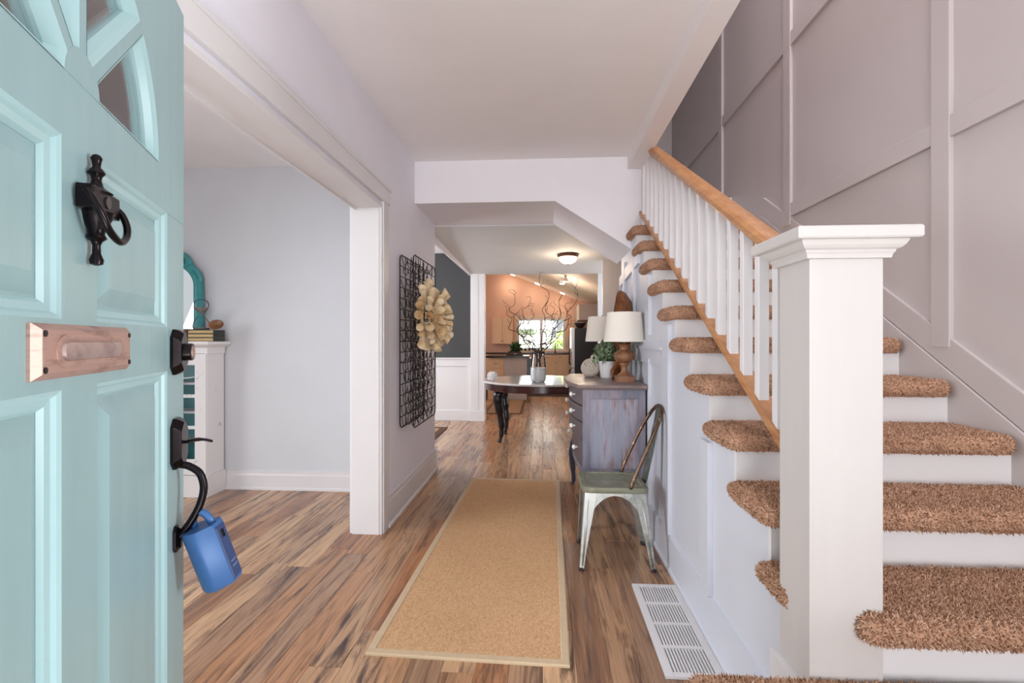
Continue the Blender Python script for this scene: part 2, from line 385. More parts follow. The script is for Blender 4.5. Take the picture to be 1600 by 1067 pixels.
def pile(me, spacing, length, width, zmin=-1, seed=1, ycut=None, lean=.5):
    me.calc_loop_triangles()
    vs = np.array([v.co for v in me.vertices]); tr = np.array([t.vertices[:] for t in me.loop_triangles])
    a, b, c = vs[tr[:, 0]], vs[tr[:, 1]], vs[tr[:, 2]]
    nrm = np.cross(b - a, c - a); ar = np.linalg.norm(nrm, axis=1) / 2; nrm /= (2 * ar[:, None] + 1e-12)
    ok = nrm[:, 2] > -.85
    a, b, c, nrm, ar = a[ok], b[ok], c[ok], nrm[ok], ar[ok]
    N = int(ar.sum() / spacing ** 2); g = np.random.default_rng(seed)
    i = g.choice(len(ar), N, p=ar / ar.sum()); u, v = g.random(N), g.random(N)
    fl = u + v > 1; u[fl] = 1 - u[fl]; v[fl] = 1 - v[fl]
    P = a[i] + (b[i] - a[i]) * u[:, None] + (c[i] - a[i]) * v[:, None]; Nn = nrm[i]
    if ycut is not None: k = P[:, 1] < ycut; P, Nn = P[k], Nn[k]
    N = len(P); rnd = g.normal(size=(N, 3)) * lean; D = Nn + rnd; D /= np.linalg.norm(D, axis=1)[:, None]
    T = np.cross(D, g.normal(size=(N, 3))); T /= np.linalg.norm(T, axis=1)[:, None]; B = np.cross(D, T)
    L = length * (.6 + .8 * g.random(N))[:, None]; W = width * (.7 + .6 * g.random(N))[:, None]
    P = P - Nn * .002
    base = [P + W * (T * math.cos(q) + B * math.sin(q)) for q in (0, 2.094, 4.189)]
    mid = [P + D * L * .65 + W * .9 * (T * math.cos(q) + B * math.sin(q)) + rnd * L * .1 for q in (0, 2.094, 4.189)]
    tip = P + D * L + rnd * L * .2
    V = np.stack(base + mid + [tip], axis=1).reshape(-1, 3)
    F = []
    idx = np.arange(N) * 7
    quads = [np.stack([idx + i, idx + (i + 1) % 3, idx + 3 + (i + 1) % 3, idx + 3 + i], axis=1) for i in range(3)]
    tris = [np.stack([idx + 3 + i, idx + 3 + (i + 1) % 3, idx + 6], axis=1) for i in range(3)]
    pm_ = bpy.data.meshes.new('carpet_pile'); pm_.from_pydata(V.tolist(), [], np.concatenate(quads).tolist() + np.concatenate(tris).tolist())
    pm_.polygons.foreach_set('use_smooth', [True] * len(pm_.polygons))
    return pm_
stairs = thing('staircase', 'carpeted staircase with white risers climbing away beside the hall', 'staircase', (1.16, 1.2, 0))
def rounded_outline(x0, x1, y0, y1, r, corners=(1, 1, 0, 0)):
    o = []
    cs = [(x0 + r, y0 + r, 180), (x1 - r, y0 + r, 270), (x1 - r, y1 - r, 0), (x0 + r, y1 - r, 90)]
    for (cx, cy, a), on in zip(cs, corners):
        if on: o += arc(cx, cy, r, a, a + 90, 5)
        else: o.append({180: (x0, y0), 270: (x1, y0), 0: (x1, y1), 90: (x0, y1)}[a])
    return o
TT = .066
def tread_mesh(x0, x1, y0, y1, r=.045, corners=(1, 1, 0, 0)):
    m = MB(); m.loft(slab_rings(rounded_outline(x0, x1, y0, y1, r, corners), -TT, 0, .031)); return m.mesh('tread', 0, 'all')
tm = tread_mesh(.664, 1.632, -.042, RUN - .002); tp = pile(tm, .0036, .009, .0017, seed=3, ycut=RUN - .03)
tm4 = tread_mesh(.772, 1.632, -.062, RUN - .002, .035); tp4 = pile(tm4, .0033, .010, .0016, seed=4, ycut=RUN - .03)
for k in range(-4, 6):
    m_, p_ = (tm4, tp4) if k == -4 else (tm, tp)
    o = link('tread', m_, CARPET); o.location = (0, risy(k), topz(k) - .006); attach_loc = Matrix.Translation((-1.16, -1.2, 0)); o.parent = stairs; o.matrix_parent_inverse = attach_loc
    q = link('carpet_pile', p_, CARPET); q.parent = o; q['kind'] = 'stuff'
    x1 = 1.635; z0 = topz(k - 1) - .03
    MB().box(.6996 if k > -4 else .80, x1, risy(k), risy(k) + .018, z0, topz(k) - TT + .012).build('riser', TRIM, stairs)
ul = tread_mesh(.79, 1.632, risy(5) + RUN - .004, 4.32, .04, (0, 0, 0, 0)); o = link('upper_landing', ul, CARPET, stairs); o.location.z = topz(5) - .006
# stub of the tread that turns behind the newel post
m_ = tread_mesh(.656, .86, risy(-4) + .08, risy(-4) + RUN - .002, .02); o = link('tread', m_, CARPET, stairs); o.location.z = topz(-4) - .006
q = link('carpet_pile', pile(m_, .0033, .010, .0016, seed=9), CARPET); q.parent = o; q['kind'] = 'stuff'
# bottom landing step
lm_ = tread_mesh(.355, 1.632, .10, 1.243, .04, (1, 1, 0, 1)); o = link('landing_step', lm_, CARPET, stairs); o.location.z = .412
q = link('carpet_pile', pile(lm_, .0045, .010, .002, seed=11), CARPET); q.parent = o; q['kind'] = 'stuff'
mm = MB(); mm.box(.40, 1.6, .16, 1.20, 0, .37); mm.build('landing_box', TRIM, stairs)
MB().box(.834, 1.635, risy(-4) - .012, risy(-4), topz(-4) - TT - .028, topz(-4) - TT + .002).build('riser_trim', TRIM, stairs, bevel=.002)

# stair side wall following the treads
poly = [(1.36, 0), (4.33, 0), (4.33, 2.02)]
prof = []
for k in range(-4, 8):
    a, b = risy(k), risy(k + 1); z = topz(k) - TT + .01
    prof += [(max(a + .009, 1.36), z), (b + .009, z)]
prof = [p for p in prof if p[0] <= 4.33]
sw = yz(poly + prof[::-1], .70, .76).build('wall_stair_side', STAIRG)
struct(sw, 'light grey panelled wall under the stair treads', 'wall')
def stz(y): return topz(math.floor((y - 2.317) / RUN + 1e-6)) - TT - .0
for ya, yb, z0, z1 in ((2.027, 2.131, .19, 1), (2.655, 2.80, .19, 1), (3.137, 3.175, .19, 1.13), (3.137, 3.175, 1.28, 1), (3.70, 3.78, .19, 1.13), (3.66, 3.72, 1.28, 1.9), (4.06, 4.14, .19, 1.9)):
    top = z1 if z1 != 1 else stz(ya) - .03
    MB().box(.678, .70, ya, yb, z0, top).build('batten', STAIRG, sw, bevel=.0025)
MB().prism([(2.80, 1.10), (4.33, 1.10), (4.33, 1.25), (2.90, 1.25)], 0, .684, .70).build('chair_rail', STAIRG, sw, bevel=.002)
MB().box(.672, .70, 2.80, 4.33, 1.19, 1.212).build('rail_cap', STAIRG, sw, bevel=.002)
MB().prism([(3.5, 1.80), (4.3, 1.72), (4.33, 1.62), (4.33, 1.80), (3.5, 1.92)], 0, .68, .70).build('raked_board', STAIRG, sw, bevel=.0025)
bb = MB()
bb.prism([(.70, 0), (.674, 0), (.674, .016), (.682, .024), (.682, .186), (.70, .192)], 1, 1.2, 4.33)
struct(bb.build('baseboard_right', STAIRG), 'light grey baseboard beneath the panelled stair side', 'baseboard')

# railing
rail = thing('stair_railing', 'white baluster railing with oak handrail and square newel post', 'railing', (.79, 1.39, 0))
NX0, NX1, NY0, NY1 = .66, .834, 1.234, 1.385
newel = MB().box(NX0, NX1, NY0, NY1, 0, 1.50).build('newel_post', NEWELP, rail, bevel=.0025)
cx, cy = (NX0 + NX1) / 2, (NY0 + NY1) / 2; hx, hy = (NX1 - NX0) / 2, (NY1 - NY0) / 2
prof = [(.002, 1.462), (.012, 1.462), (.014, 1.472), (.018, 1.478), (.018, 1.482), (.026, 1.486), (.032, 1.493), (.036, 1.502), (.037, 1.506), (.052, 1.506), (.055, 1.510), (.055, 1.533), (.052, 1.537), (.0, 1.537)]
mc = MB(); mc.loft([[(cx - hx - e, cy - hy - e, z), (cx + hx + e, cy - hy - e, z), (cx + hx + e, cy + hy + e, z), (cx - hx - e, cy + hy + e, z)] for e, z in [(e, 1.25 + (z - 1.25) * .945) for e, z in prof]])
mc.build('newel_cap', NEWELP, newel)
MB().prism([(NY0 - .012, .10), (NY1 + .02, .10), (NY1 + .02, .38), (NY0 - .012, .38)], 0, NX0 - .018, NX0).build('newel_baseboard', TRIM, newel, bevel=.002)
# shoe rail and handrail
def raked(profile, f, y0, y1):  # profile (x, dz); f(y) gives base height
    m = MB(); m.loft([[(x, y, f(y) + dz) for x, dz in profile] for y in (y0, y1)]); return m
shoe = lambda y: .915 + .5935 * (y - 1.62)
hand = lambda y: 1.579 + .573 * (y - 1.761)
raked([(.760, 0), (.825, 0), (.825, .024), (.820, .030), (.765, .030), (.760, .024)], shoe, 1.375, 3.86).build('shoe_rail', OAK, rail)
raked([(.772, .0), (.812, .0), (.818, .016), (.830, .022), (.832, .045), (.822, .060), (.806, .066), (.778, .066), (.762, .060), (.752, .045), (.754, .022), (.766, .016)], hand, 1.375, 3.64).build('handrail', OAK, rail, smooth=30)
for i in range(17):
    y = 1.655 + .1335 * i; b = .018
    tp_ = min(hand(y), 2.66 if y < 3.60 else 2.60)
    m = MB(); m.loft([[(.79 - b, y - b, shoe(y - b) + .02), (.79 + b, y - b, shoe(y - b) + .02), (.79 + b, y + b, shoe(y + b) + .02), (.79 - b, y + b, shoe(y + b) + .02)],
                      [(.79 - b, y - b, min(2.6, hand(y - b)) + .004), (.79 + b, y - b, min(2.6, hand(y - b)) + .004), (.79 + b, y + b, min(2.6, hand(y + b)) + .004), (.79 - b, y + b, min(2.6, hand(y + b)) + .004)]])
    m.build('baluster', TRIM, rail, bevel=.0015, bseg=1)
# ------------------------------------------------------------------ rear hall, dining corner
struct(MB().prism([(4.60, 2.345), (7.40, 2.262), (7.40, 2.40), (4.60, 2.48)], 0, -1.12, 3.2).build('ceiling_rear', plain('rear_ceiling_paint', srgb(214, 214, 213), .7, var=.01)), 'lower pale ceiling over the rear hall', 'ceiling')
struct(MB().box(-4.6, -1.12, 3.99, 7.5, 2.60, 2.72).build('ceiling_dining', CEIL), 'ceiling of the dining room beside the rear hall', 'ceiling')
struct(MB().box(-1.14, -1.12, 4.58, 7.40, 2.25, 2.72).build('trim_3', HEAD), 'drywall edge where the rear hall ceiling drops', 'trim')
wd_ = MB().box(-4.6, -1.11, 7.40, 7.52, 0, 2.6).build('wall_dining', DARKW); struct(wd_, 'charcoal dining room wall above white wainscot', 'wall')
ws = MB().box(-4.6, -1.11, 7.388, 7.40, 0, .84).build('wainscot', TRIM, wd_)
MB().box(-4.6, -1.11, 7.375, 7.40, .84, .955).build('wainscot_rail', TRIM, wd_, bevel=.003)
MB().box(-4.6, -1.11, 7.355, 7.40, .955, .975).build('wainscot_cap', TRIM, wd_, bevel=.003)
MB().box(-1.24, -1.11, 7.376, 7.388, .16, .84).build('wainscot_stile', TRIM, wd_, bevel=.002)
MB().box(-2.2, -2.07, 7.376, 7.388, .16, .84).build('wainscot_stile', TRIM, wd_, bevel=.002)
MB().box(-4.6, -1.11, 7.37, 7.388, 0, .16).build('wainscot_base', TRIM, wd_, bevel=.003)
struct(MB().box(-4.72, -4.6, 3.99, 7.52, 0, 2.6).build('wall_dining_left', DARKW), 'charcoal side wall of the dining room', 'wall')
pl = MB().box(-1.11, -.905, 7.33, 7.52, 0, 2.264).build('trim_4', TRIM, bevel=.003); struct(pl, 'white pilaster between dining room and kitchen opening', 'trim')
MB().box(-1.12, -.89, 7.312, 7.52, 0, .16).build('plinth', TRIM, pl, bevel=.004)
MB().box(-.915, -.895, 7.32, 7.52, .16, 2.264).build('casing_edge', TRIM, pl, bevel=.002)
MB().box(-1.0, -.99, 7.325, 7.33, .16, 2.26).build('bead', TRIM, pl)
wb = MB().box(.85, 3.2, 7.40, 7.52, 0, 2.36).build('wall_rear_right', BLUEW); struct(wb, 'cool grey wall to the right of the kitchen opening', 'wall')
struct(MB().box(3.2, 3.3, 4.4, 7.52, 0, 2.5).build('wall_rear_side', BLUEW), 'cool grey side wall of the rear hall', 'wall')
struct(MB().box(.76, 3.2, 4.33, 4.40, 0, 2.5).build('wall_under_stairs', BLUEW), 'cool grey wall closing the space under the stairs', 'wall')
pn = thing('wall_panel', 'pale framed panel on the grey wall behind the lamp shades', 'panel', (1.22, 7.38, 1.2))
MB().box(.96, 1.48, 7.385, 7.40, 1.10, 1.80).build('panel_field', plain('pale_panel', srgb(214, 212, 205), .5), pn)
for a in ((.94, .97, 1.08, 1.82), (1.47, 1.50, 1.08, 1.82)): MB().box(a[0], a[1], 7.378, 7.40, a[2], a[3]).build('panel_frame', TRIM, pn)
for a in ((.97, 1.47, 1.08, 1.11), (.97, 1.47, 1.79, 1.82)): MB().box(a[0], a[1], 7.378, 7.40, a[2], a[3]).build('panel_frame', TRIM, pn)
# rugs further back
def flat_rug(name, label, x0, x1, y0, y1, bw, cf, cb, z=.008):
    r = thing(name, label, 'rug', ((x0 + x1) / 2, (y0 + y1) / 2, 0))
    MB().box(x0 + bw, x1 - bw, y0 + bw, y1 - bw, .0005, z).build('field', cf, r, bevel=.002)
    b = MB(); o = [(x0, y0), (x1, y0), (x1, y1), (x0, y1)]; i = [(x0 + bw, y0 + bw), (x1 - bw, y0 + bw), (x1 - bw, y1 - bw), (x0 + bw, y1 - bw)]
    vs = [(p[0], p[1], zz) for zz in (.0005, z + .001) for p in o] + [(p[0], p[1], zz) for zz in (.0005, z + .001) for p in i]
    fs = []
    for k in range(4):
        n = (k + 1) % 4; fs += [(4 + k, 4 + n, 12 + n, 12 + k), (k, n, 4 + n, 4 + k), (8 + k, 12 + k, 12 + n, 8 + n), (k, 8 + k, 8 + n, n)]
    b.add(vs, fs); b.build('border', cb, r)
    return r
flat_rug('dining_rug', 'tan rug with dark brown border in the dining room', -3.2, -1.345, 5.0, 6.77, .10, plain('rug_tan', srgb(176, 140, 108), .9), plain('rug_brown', srgb(86, 58, 38), .9))
flat_rug('kitchen_mat', 'small brown mat with dark edge on the kitchen floor', -1.0, -.345, 8.08, 9.95, .05, plain('mat_brown', srgb(160, 124, 92), .9, var=.15, vscale=20), plain('mat_edge', srgb(96, 70, 48), .9))

# ------------------------------------------------------------------ kitchen
kb = MB(); WX0, WX1, WZ0, WZ1 = -.69, .60, .957, 1.823
kb.box(-2.6, WX0, 13, 13.15, 0, 4); kb.box(WX1, 2.1, 13, 13.15, 0, 4); kb.box(WX0, WX1, 13, 13.15, 0, WZ0); kb.box(WX0, WX1, 13, 13.15, WZ1, 4)
struct(kb.build('wall_kitchen_back', PEACH), 'peach kitchen gable wall with a wide window', 'wall')
struct(MB().box(-2.7, -2.6, 7.52, 13.15, 0, 4).build('wall_kitchen_left', PEACH), 'peach left wall of the kitchen', 'wall')
struct(MB().box(2.0, 2.1, 7.52, 13.15, 0, 3).build('wall_kitchen_right', PEACH), 'peach right wall of the kitchen', 'wall')
kz = lambda x: 3.004 - .391 * (x + .832)
struct(MB().prism([(-2.7, kz(-2.7)), (2.1, kz(2.1)), (2.1, kz(2.1) + .12), (-2.7, kz(-2.7) + .12)], 1, 7.40, 13.15).build('ceiling_kitchen', KCEIL), 'pale vaulted kitchen ceiling sloping down to the right', 'ceiling')
struct(MB().box(-2.7, 2.1, 7.44, 7.52, 2.30, 4.0).build('wall_kitchen_front', KCEIL), 'wall above the kitchen opening on the kitchen side', 'wall')
# window
wn = thing('window_1', 'two-light kitchen window looking onto white siding and greenery', 'window', (-.045, 13, .957), kind='structure')
f = MB(); f.box(WX0, WX1, 12.985, 13.10, WZ0, WZ0 + .05); f.box(WX0, WX1, 12.985, 13.10, WZ1 - .05, WZ1); f.box(WX0, WX0 + .05, 12.985, 13.10, WZ0 + .05, WZ1 - .05); f.box(WX1 - .05, WX1, 12.985, 13.10, WZ0 + .05, WZ1 - .05); f.box(-.075, .0, 12.985, 13.10, WZ0 + .05, WZ1 - .05)
f.build('window_frame', TRIM, wn)
PANE = clear('window_glass', gloss=.06)
for a, b in ((WX0 + .05, -.075), (0, WX1 - .05)): MB().box(a, b, 13.04, 13.046, WZ0 + .05, WZ1 - .05).build('pane', PANE, wn)
SILL = plain('window_casing', srgb(226, 196, 172), .5)
for a in ((WX0 - .09, WX0, WZ0 - .02, WZ1 + .09), (WX1, WX1 + .09, WZ0 - .02, WZ1 + .09), (WX0, WX1, WZ1, WZ1 + .09)): MB().box(a[0], a[1], 12.975, 13, a[2], a[3]).build('casing', SILL, wn, bevel=.003)
MB().box(WX0 - .12, WX1 + .12, 12.93, 13.0, WZ0 - .05, WZ0).build('sill', SILL, wn, bevel=.003)
# outside
gr = MB().box(-8, 8, 13.3, 24, -.3, -.2).build('ground', plain('lawn_green', srgb(96, 120, 66), .9, var=.2)); struct(gr, 'green lawn outside the kitchen window', 'ground')
ho = thing('neighbour_house', 'white clapboard house seen through the left window light', 'house', (-1.4, 17.6, -.2))
MB().box(-4, .35, 17.62, 20, -.2, 4.2).build('house_wall', plain('house_base', srgb(200, 202, 206), .7), ho)
sd = plain('white_siding', srgb(238, 240, 244), .6, var=.02)
for i in range(14):
    z = -.2 + i * .145; m = MB().prism([(17.62, z), (17.585, z), (17.61, z + .152), (17.62, z + .152)], 0, -4, .35); m.build('siding_board', sd, ho)
rf = MB().prism([(17.5, 1.64), (17.64, 1.62), (19.9, 3.0), (19.8, 3.1)], 0, -4.2, .42).build('roof', plain('grey_shingle', srgb(120, 124, 140), .8, var=.15, vscale=12), ho)
def foliage(name, n, cx, cy, cz, rx, ry, rz, size, material, parent, seed=1, up=.3):
    g = np.random.default_rng(seed); m = MB()
    for _ in range(n):
        d = Vector(g.normal(size=3)).normalized() * (g.random() ** .4); p = Vector((cx + d.x * rx, cy + d.y * ry, cz + d.z * rz))
        ax = (d + Vector(g.normal(size=3)) * .6 + Vector((0, 0, up))).normalized(); side = ax.cross(Vector(g.normal(size=3))).normalized(); nn = ax.cross(side)
        L = size * (.6 + .8 * g.random()); W = L * .32
        m.add([p, p + ax * L * .5 + side * W + nn * W * .2, p + ax * L - nn * L * .12, p + ax * L * .5 - side * W + nn * W * .2], [(0, 1, 2), (0, 2, 3)])
    o = m.build(name, material, parent, smooth='all'); o['kind'] = 'stuff'; return o
def leafmat(name, c1, c2):
    t = NT(name); g = t.new('ShaderNodeNewGeometry'); t.link(t.ramp(g.outputs['Random Per Island'], [(0, c1), (1, c2)]), t.p.inputs['Base Color'])
    t.p.inputs['Roughness'].default_value = .45; return t.m
bush = thing('garden_shrub', 'pale green sunlit shrub outside the right window light', 'shrub', (1.3, 16.2, -.2))
foliage('foliage', 2600, 1.45, 16.3, .75, 1.1, .7, 1.15, .2, leafmat('shrub_leaves', srgb(150, 176, 96), srgb(226, 234, 184)), bush, 5)
MB().tube(smoothpath([(1.2, 16.3, -.2), (1.22, 16.3, .3), (1.15, 16.32, .9)]), .05).build('stem', plain('bark', srgb(96, 76, 58), .9), bush)
# cabinets
MAPLE = wood('maple_cabinet', srgb(226, 184, 144), srgb(236, 198, 160), .5, 2, .45)
DARKTOP = plain('dark_countertop', srgb(40, 32, 34), .2, var=.2, vscale=40)
KNOB = plain('brushed_nickel', srgb(150, 140, 130), .35, .9)
def cab_door(m, x0, x1, y, z0, z1, parent, kx, kz_):
    d = MB().box(x0 + .004, x1 - .004, y - .02, y, z0 + .004, z1 - .004).build('door', m, parent, bevel=.002)
    w_ = .055
    for a in ((x0 + .004, x0 + w_, z0 + .004, z1 - .004), (x1 - w_, x1 - .004, z0 + .004, z1 - .004), (x0 + w_, x1 - w_, z0 + .004, z0 + w_), (x0 + w_, x1 - w_, z1 - w_, z1 - .004)):
        MB().box(a[0], a[1], y - .028, y - .02, a[2], a[3]).build('door_frame', m, d)
    sphere_pts(MB(), (kx, y - .04, kz_), .014, .014, .014, 8, 6).build('knob', KNOB, d, smooth='all')
uc = thing('wall_cabinet', 'maple two-door wall cabinet left of the kitchen window', 'cabinet', (-1.07, 12.85, 1.146))
MB().box(-1.338, -.797, 12.68, 13, 1.146, 1.842).build('cabinet_body', MAPLE, uc)
cab_door(MAPLE, -1.338, -1.068, 12.68, 1.146, 1.842, uc, -1.09, 1.22); cab_door(MAPLE, -1.068, -.797, 12.68, 1.146, 1.842, uc, -1.045, 1.22)
uc2 = thing('wall_cabinet', 'maple wall cabinet between the window and the fridge', 'cabinet', (.95, 12.85, 1.3))
MB().box(.72, 1.45, 12.68, 13, 1.25, 1.72).build('cabinet_body', MAPLE, uc2); cab_door(MAPLE, .72, 1.08, 12.68, 1.25, 1.72, uc2, 1.05, 1.32)
for i, (xa, xb, lab) in enumerate(((-2.0, -1.35, 'maple base cabinet at the left end of the back counter'), (-1.35, -.7, 'maple base cabinet under the wall cabinet'), (-.7, -.05, 'maple base cabinet under the left window light'), (-.05, .28, 'narrow maple base cabinet with a drawer under the window'), (.28, .62, 'maple base cabinet with a drawer beside the fridge'), (.62, .95, 'plain maple base cabinet partly hidden by the fridge'))):
    bc = thing('base_cabinet', lab, 'cabinet', ((xa + xb) / 2, 12.7, 0), 'kitchen base cabinets')
    MB().box(xa, xb, 12.42, 13, .1, .88).build('cabinet_body', MAPLE, bc); MB().box(xa, xb, 12.48, 13, 0, .1).build('toe_kick', DARKTOP, bc)
    dr = MB().box(xa + .006, xb - .006, 12.40, 12.42, .73, .87).build('drawer', MAPLE, bc, bevel=.003)
    MB().tube([((xa + xb) / 2 - .05, 12.38, .80), ((xa + xb) / 2 + .05, 12.38, .80)], .008).build('handle', KNOB, dr)
    cab_door(MAPLE, xa, xb, 12.42, .1, .72, bc, xa + .05, .66)
tag(MB().box(-2.0, .98, 12.38, 13, .88, .915).build('countertop', DARKTOP, bevel=.004), 'dark stone countertop along the kitchen back wall', 'countertop')
bs = MB().box(-1.9, .95, 12.985, 13, .915, WZ0 - .05).build('trim_5', plain('tile_splash', srgb(222, 190, 168), .3)); struct(bs, 'pale tiled backsplash strip above the back counter', 'backsplash')
for x, wh in ((-.58, 'leftmost'), (-.47, 'middle'), (-.36, 'rightmost')):
    tag(MB().lathe([(.022, 0), (.03, .01), (.03, .05), (.018, .06), (.018, .075)], (x, 12.955, WZ0), 10).build('spice_jar', plain('jar_dark', srgb(60, 56, 58), .3), smooth=40), wh + ' of three small dark jars on the kitchen window sill', 'jar', 'jars on the kitchen window sill')
fa = MB(); fa.tube(smoothpath([(.33, 12.75, .915), (.33, 12.75, 1.10), (.33, 12.70, 1.16), (.33, 12.6, 1.13)]), .014); fa.lathe([(.035, 0), (.03, .02)], (.33, 12.75, .915), 12)
tag(fa.build('faucet', BLACKM, smooth=40), 'dark kitchen faucet under the right window light', 'faucet')
# island
isl = thing('kitchen_island', 'kitchen island with maple drawers and a plain grey end panel', 'island', (-.75, 10.4, 0))
MB().box(-1.15, -.80, 10.02, 10.75, 0, .88).build('island_body', MAPLE, isl)
for za, zb in ((.66, .85), (.42, .64), (.12, .40)):
    d = MB().box(-1.13, -.82, 10.0, 10.02, za, zb).build('drawer', MAPLE, isl, bevel=.003); MB().tube([(-1.02, 9.98, (za + zb) / 2), (-.93, 9.98, (za + zb) / 2)], .007).build('handle', KNOB, d)
MB().box(-.80, -.33, 9.99, 10.75, 0, .88).build('end_panel', plain('island_grey', srgb(196, 184, 178), .5), isl)
MB().box(-1.21, -.29, 9.95, 10.8, .88, .915).build('island_top', DARKTOP, isl, bevel=.004)
MB().box(-.33, -.25, 10.1, 10.7, .1, .86).build('oven_side', BLACKG, isl)
tr_ = thing('wooden_trough', 'dark wooden trough with a green plant on the kitchen island', 'planter', (-.60, 10.3, .915))
m = MB(); m.loft([[(-.78, 10.2, .915), (-.42, 10.2, .9155), (-.42, 10.4, .915), (-.78, 10.4, .915)], [(-.74, 10.21, 1.0), (-.46, 10.21, 1.0), (-.46, 10.39, 1.0), (-.74, 10.39, 1.0)]]); m.build('box', plain('dark_trough_wood', srgb(62, 38, 30), .5), tr_)
MB().box(-.62, -.55, 10.198, 10.206, .945, .965).build('label_holder', KNOB, tr_)
foliage('plant', 240, -.58, 10.3, 1.06, .09, .08, .10, .07, leafmat('herb_leaves', srgb(34, 64, 30), srgb(84, 116, 62)), tr_, 3, .8)
# fridge and things above it
fr = thing('refrigerator', 'black-sided refrigerator with stainless door beside the kitchen window', 'refrigerator', (.95, 11.35, 0))
MB().box(.735, 1.34, 11.0, 11.72, .02, 1.52).build('cabinet_body', plain('fridge_black', srgb(16, 17, 20), .35, var=.1), fr, bevel=.006)
STEEL = plain('stainless_steel', srgb(190, 190, 190), .28, .9, var=.06, stretch=(1, 1, 20))
for za, zb in ((.62, 1.53), (.04, .61)):
    d = MB().box(.655, .73, 11.0, 11.72, za, zb).build('door', STEEL, fr, bevel=.008)
    hz0, hz1 = (.68, 1.05) if za > .5 else (.3, .58)
    MB().tube(smoothpath([(.655, 11.1, hz0), (.615, 11.1, hz0 + .04), (.612, 11.1, (hz0 + hz1) / 2), (.615, 11.1, hz1 - .04), (.655, 11.1, hz1)]), .012).build('handle', BLACKM, d, smooth='all')
fb = thing('fruit_bowl', 'dark patterned bowl holding white plates on top of the fridge', 'bowl', (.86, 11.2, 1.53))
MB().lathe([(.06, 0), (.07, .01), (.13, .09), (.14, .125), (.13, .125), (.12, .09), (.05, .02)], (.86, 11.2, 1.522), 20).build('bowl_body', plain('bowl_dark', srgb(46, 36, 34), .4), fb, smooth=40)
MB().lathe([(.11, .12), (.115, .135), (.02, .13)], (.86, 11.2, 1.522), 20).build('plates', WHITEP, fb, smooth=40)
gc = thing('over_fridge_cabinet', 'plain grey cabinet hung above the fridge', 'cabinet', (1.2, 11.7, 1.72))
MB().box(.866, 1.34, 11.5, 13.0, 1.725, 2.10).build('cabinet_body', plain('cabinet_grey', srgb(176, 164, 156), .5), gc, bevel=.003)
MB().box(.85, .866, 11.5, 12.1, 1.725, 2.10).build('door', plain('cabinet_edge', srgb(232, 216, 200), .5), gc, bevel=.002)
# lamps: recessed lights on the vault, track heads
LAMPW = emit('warm_lamp', (1, .86, .66, 1), 9)
for i, (x, y, lab) in enumerate(((-.80, 12.7, 'recessed light highest on the kitchen vault'), (-.13, 12.6, 'recessed light midway down the kitchen vault'), (.52, 12.6, 'recessed light lowest on the kitchen vault'))):
    t_ = thing('recessed_light', lab, 'ceiling light', (x, y, kz(x) - .01), 'recessed kitchen lights')
    z = kz(x); n = Vector((-.391, 0, -1)).normalized(); t1_ = Vector((1, 0, -.391)).normalized(); t2_ = Vector((0, 1, 0)); c_ = Vector((x, y, z))
    def ring(r, d): return [tuple(c_ + n * d + t1_ * r * math.cos(a * math.pi / 10) + t2_ * r * math.sin(a * math.pi / 10)) for a in range(20)]
    MB().loft([ring(.10, -.005), ring(.10, .01), ring(.075, .014)], True).build('trim_ring', TRIM, t_); MB().loft([ring(.072, .012), ring(.07, .02)]).build('lens', LAMPW, t_)
    p = point('recessed_lamp', c_ + n * .35, 1.5, (1, .84, .68), .06); p.parent = t_; p.matrix_parent_inverse = world_of(t_).inverted()
for i, (x, y, lab) in enumerate(((.44, 9.4, 'upper head of the kitchen track light'), (.40, 9.9, 'lower head of the kitchen track light'))):
    z = kz(x); t_ = thing('track_head', lab, 'ceiling light', (x, y, z - .1), 'kitchen track heads')
    MB().lathe([(.02, .12), (.02, .07), (.055, .06), (.06, 0), (.05, 0)], (x, y, z - .12), 14).build('housing', TRIM, t_, smooth=40); MB().lathe([(.045, -.006), (.05, .004)], (x, y, z - .12), 14).build('lens', LAMPW, t_)
    p = point('track_lamp', (x, y, z - .4), 5, (1, .86, .7), .05); p.parent = t_; p.matrix_parent_inverse = world_of(t_).inverted()
# flush-mount light in the rear hall
fz = 2.262 + (7.4 - 5.95) * .083 / 2.8
fl = thing('flush_mount_light', 'bronze flush-mount dome light glowing on the rear hall ceiling', 'ceiling light', (.31, 5.95, fz))
MB().lathe([(.0, .0), (.125, .0), (.13, -.02), (.118, -.035), (.10, -.04), (.0, -.04)], (.31, 5.95, fz), 28, False).build('pan', plain('bronze_pan', srgb(92, 60, 44), .4, .5), fl, smooth=40)
MB().lathe([(.112, -.036), (.108, -.065), (.085, -.095), (.05, -.112), (.004, -.117)], (.31, 5.95, fz), 28, False).build('dome', emit('alabaster_glow', (1, .82, .64, 1), 1.3), fl, smooth='all')
MB().lathe([(.003, -.135), (.009, -.128), (.006, -.116), (.014, -.113)], (.31, 5.95, fz), 12).build('finial', BLACKM, fl, smooth='all')
p = point('flush_lamp', (.31, 5.95, fz - .2), 4.5, (1, .78, .56), .1); p.parent = fl; p.matrix_parent_inverse = world_of(fl).inverted()

# ------------------------------------------------------------------ entry door (local: x from free edge to hinge, y = outward, z up)
dirx, diry = .4014, -.9159
door = thing('door_1', 'aqua painted panelled front door with fan light standing open', 'door', (-.874, 1.1174, 0), kind='structure', local=True)
door.rotation_euler = (0, 0, math.atan2(diry, dirx))
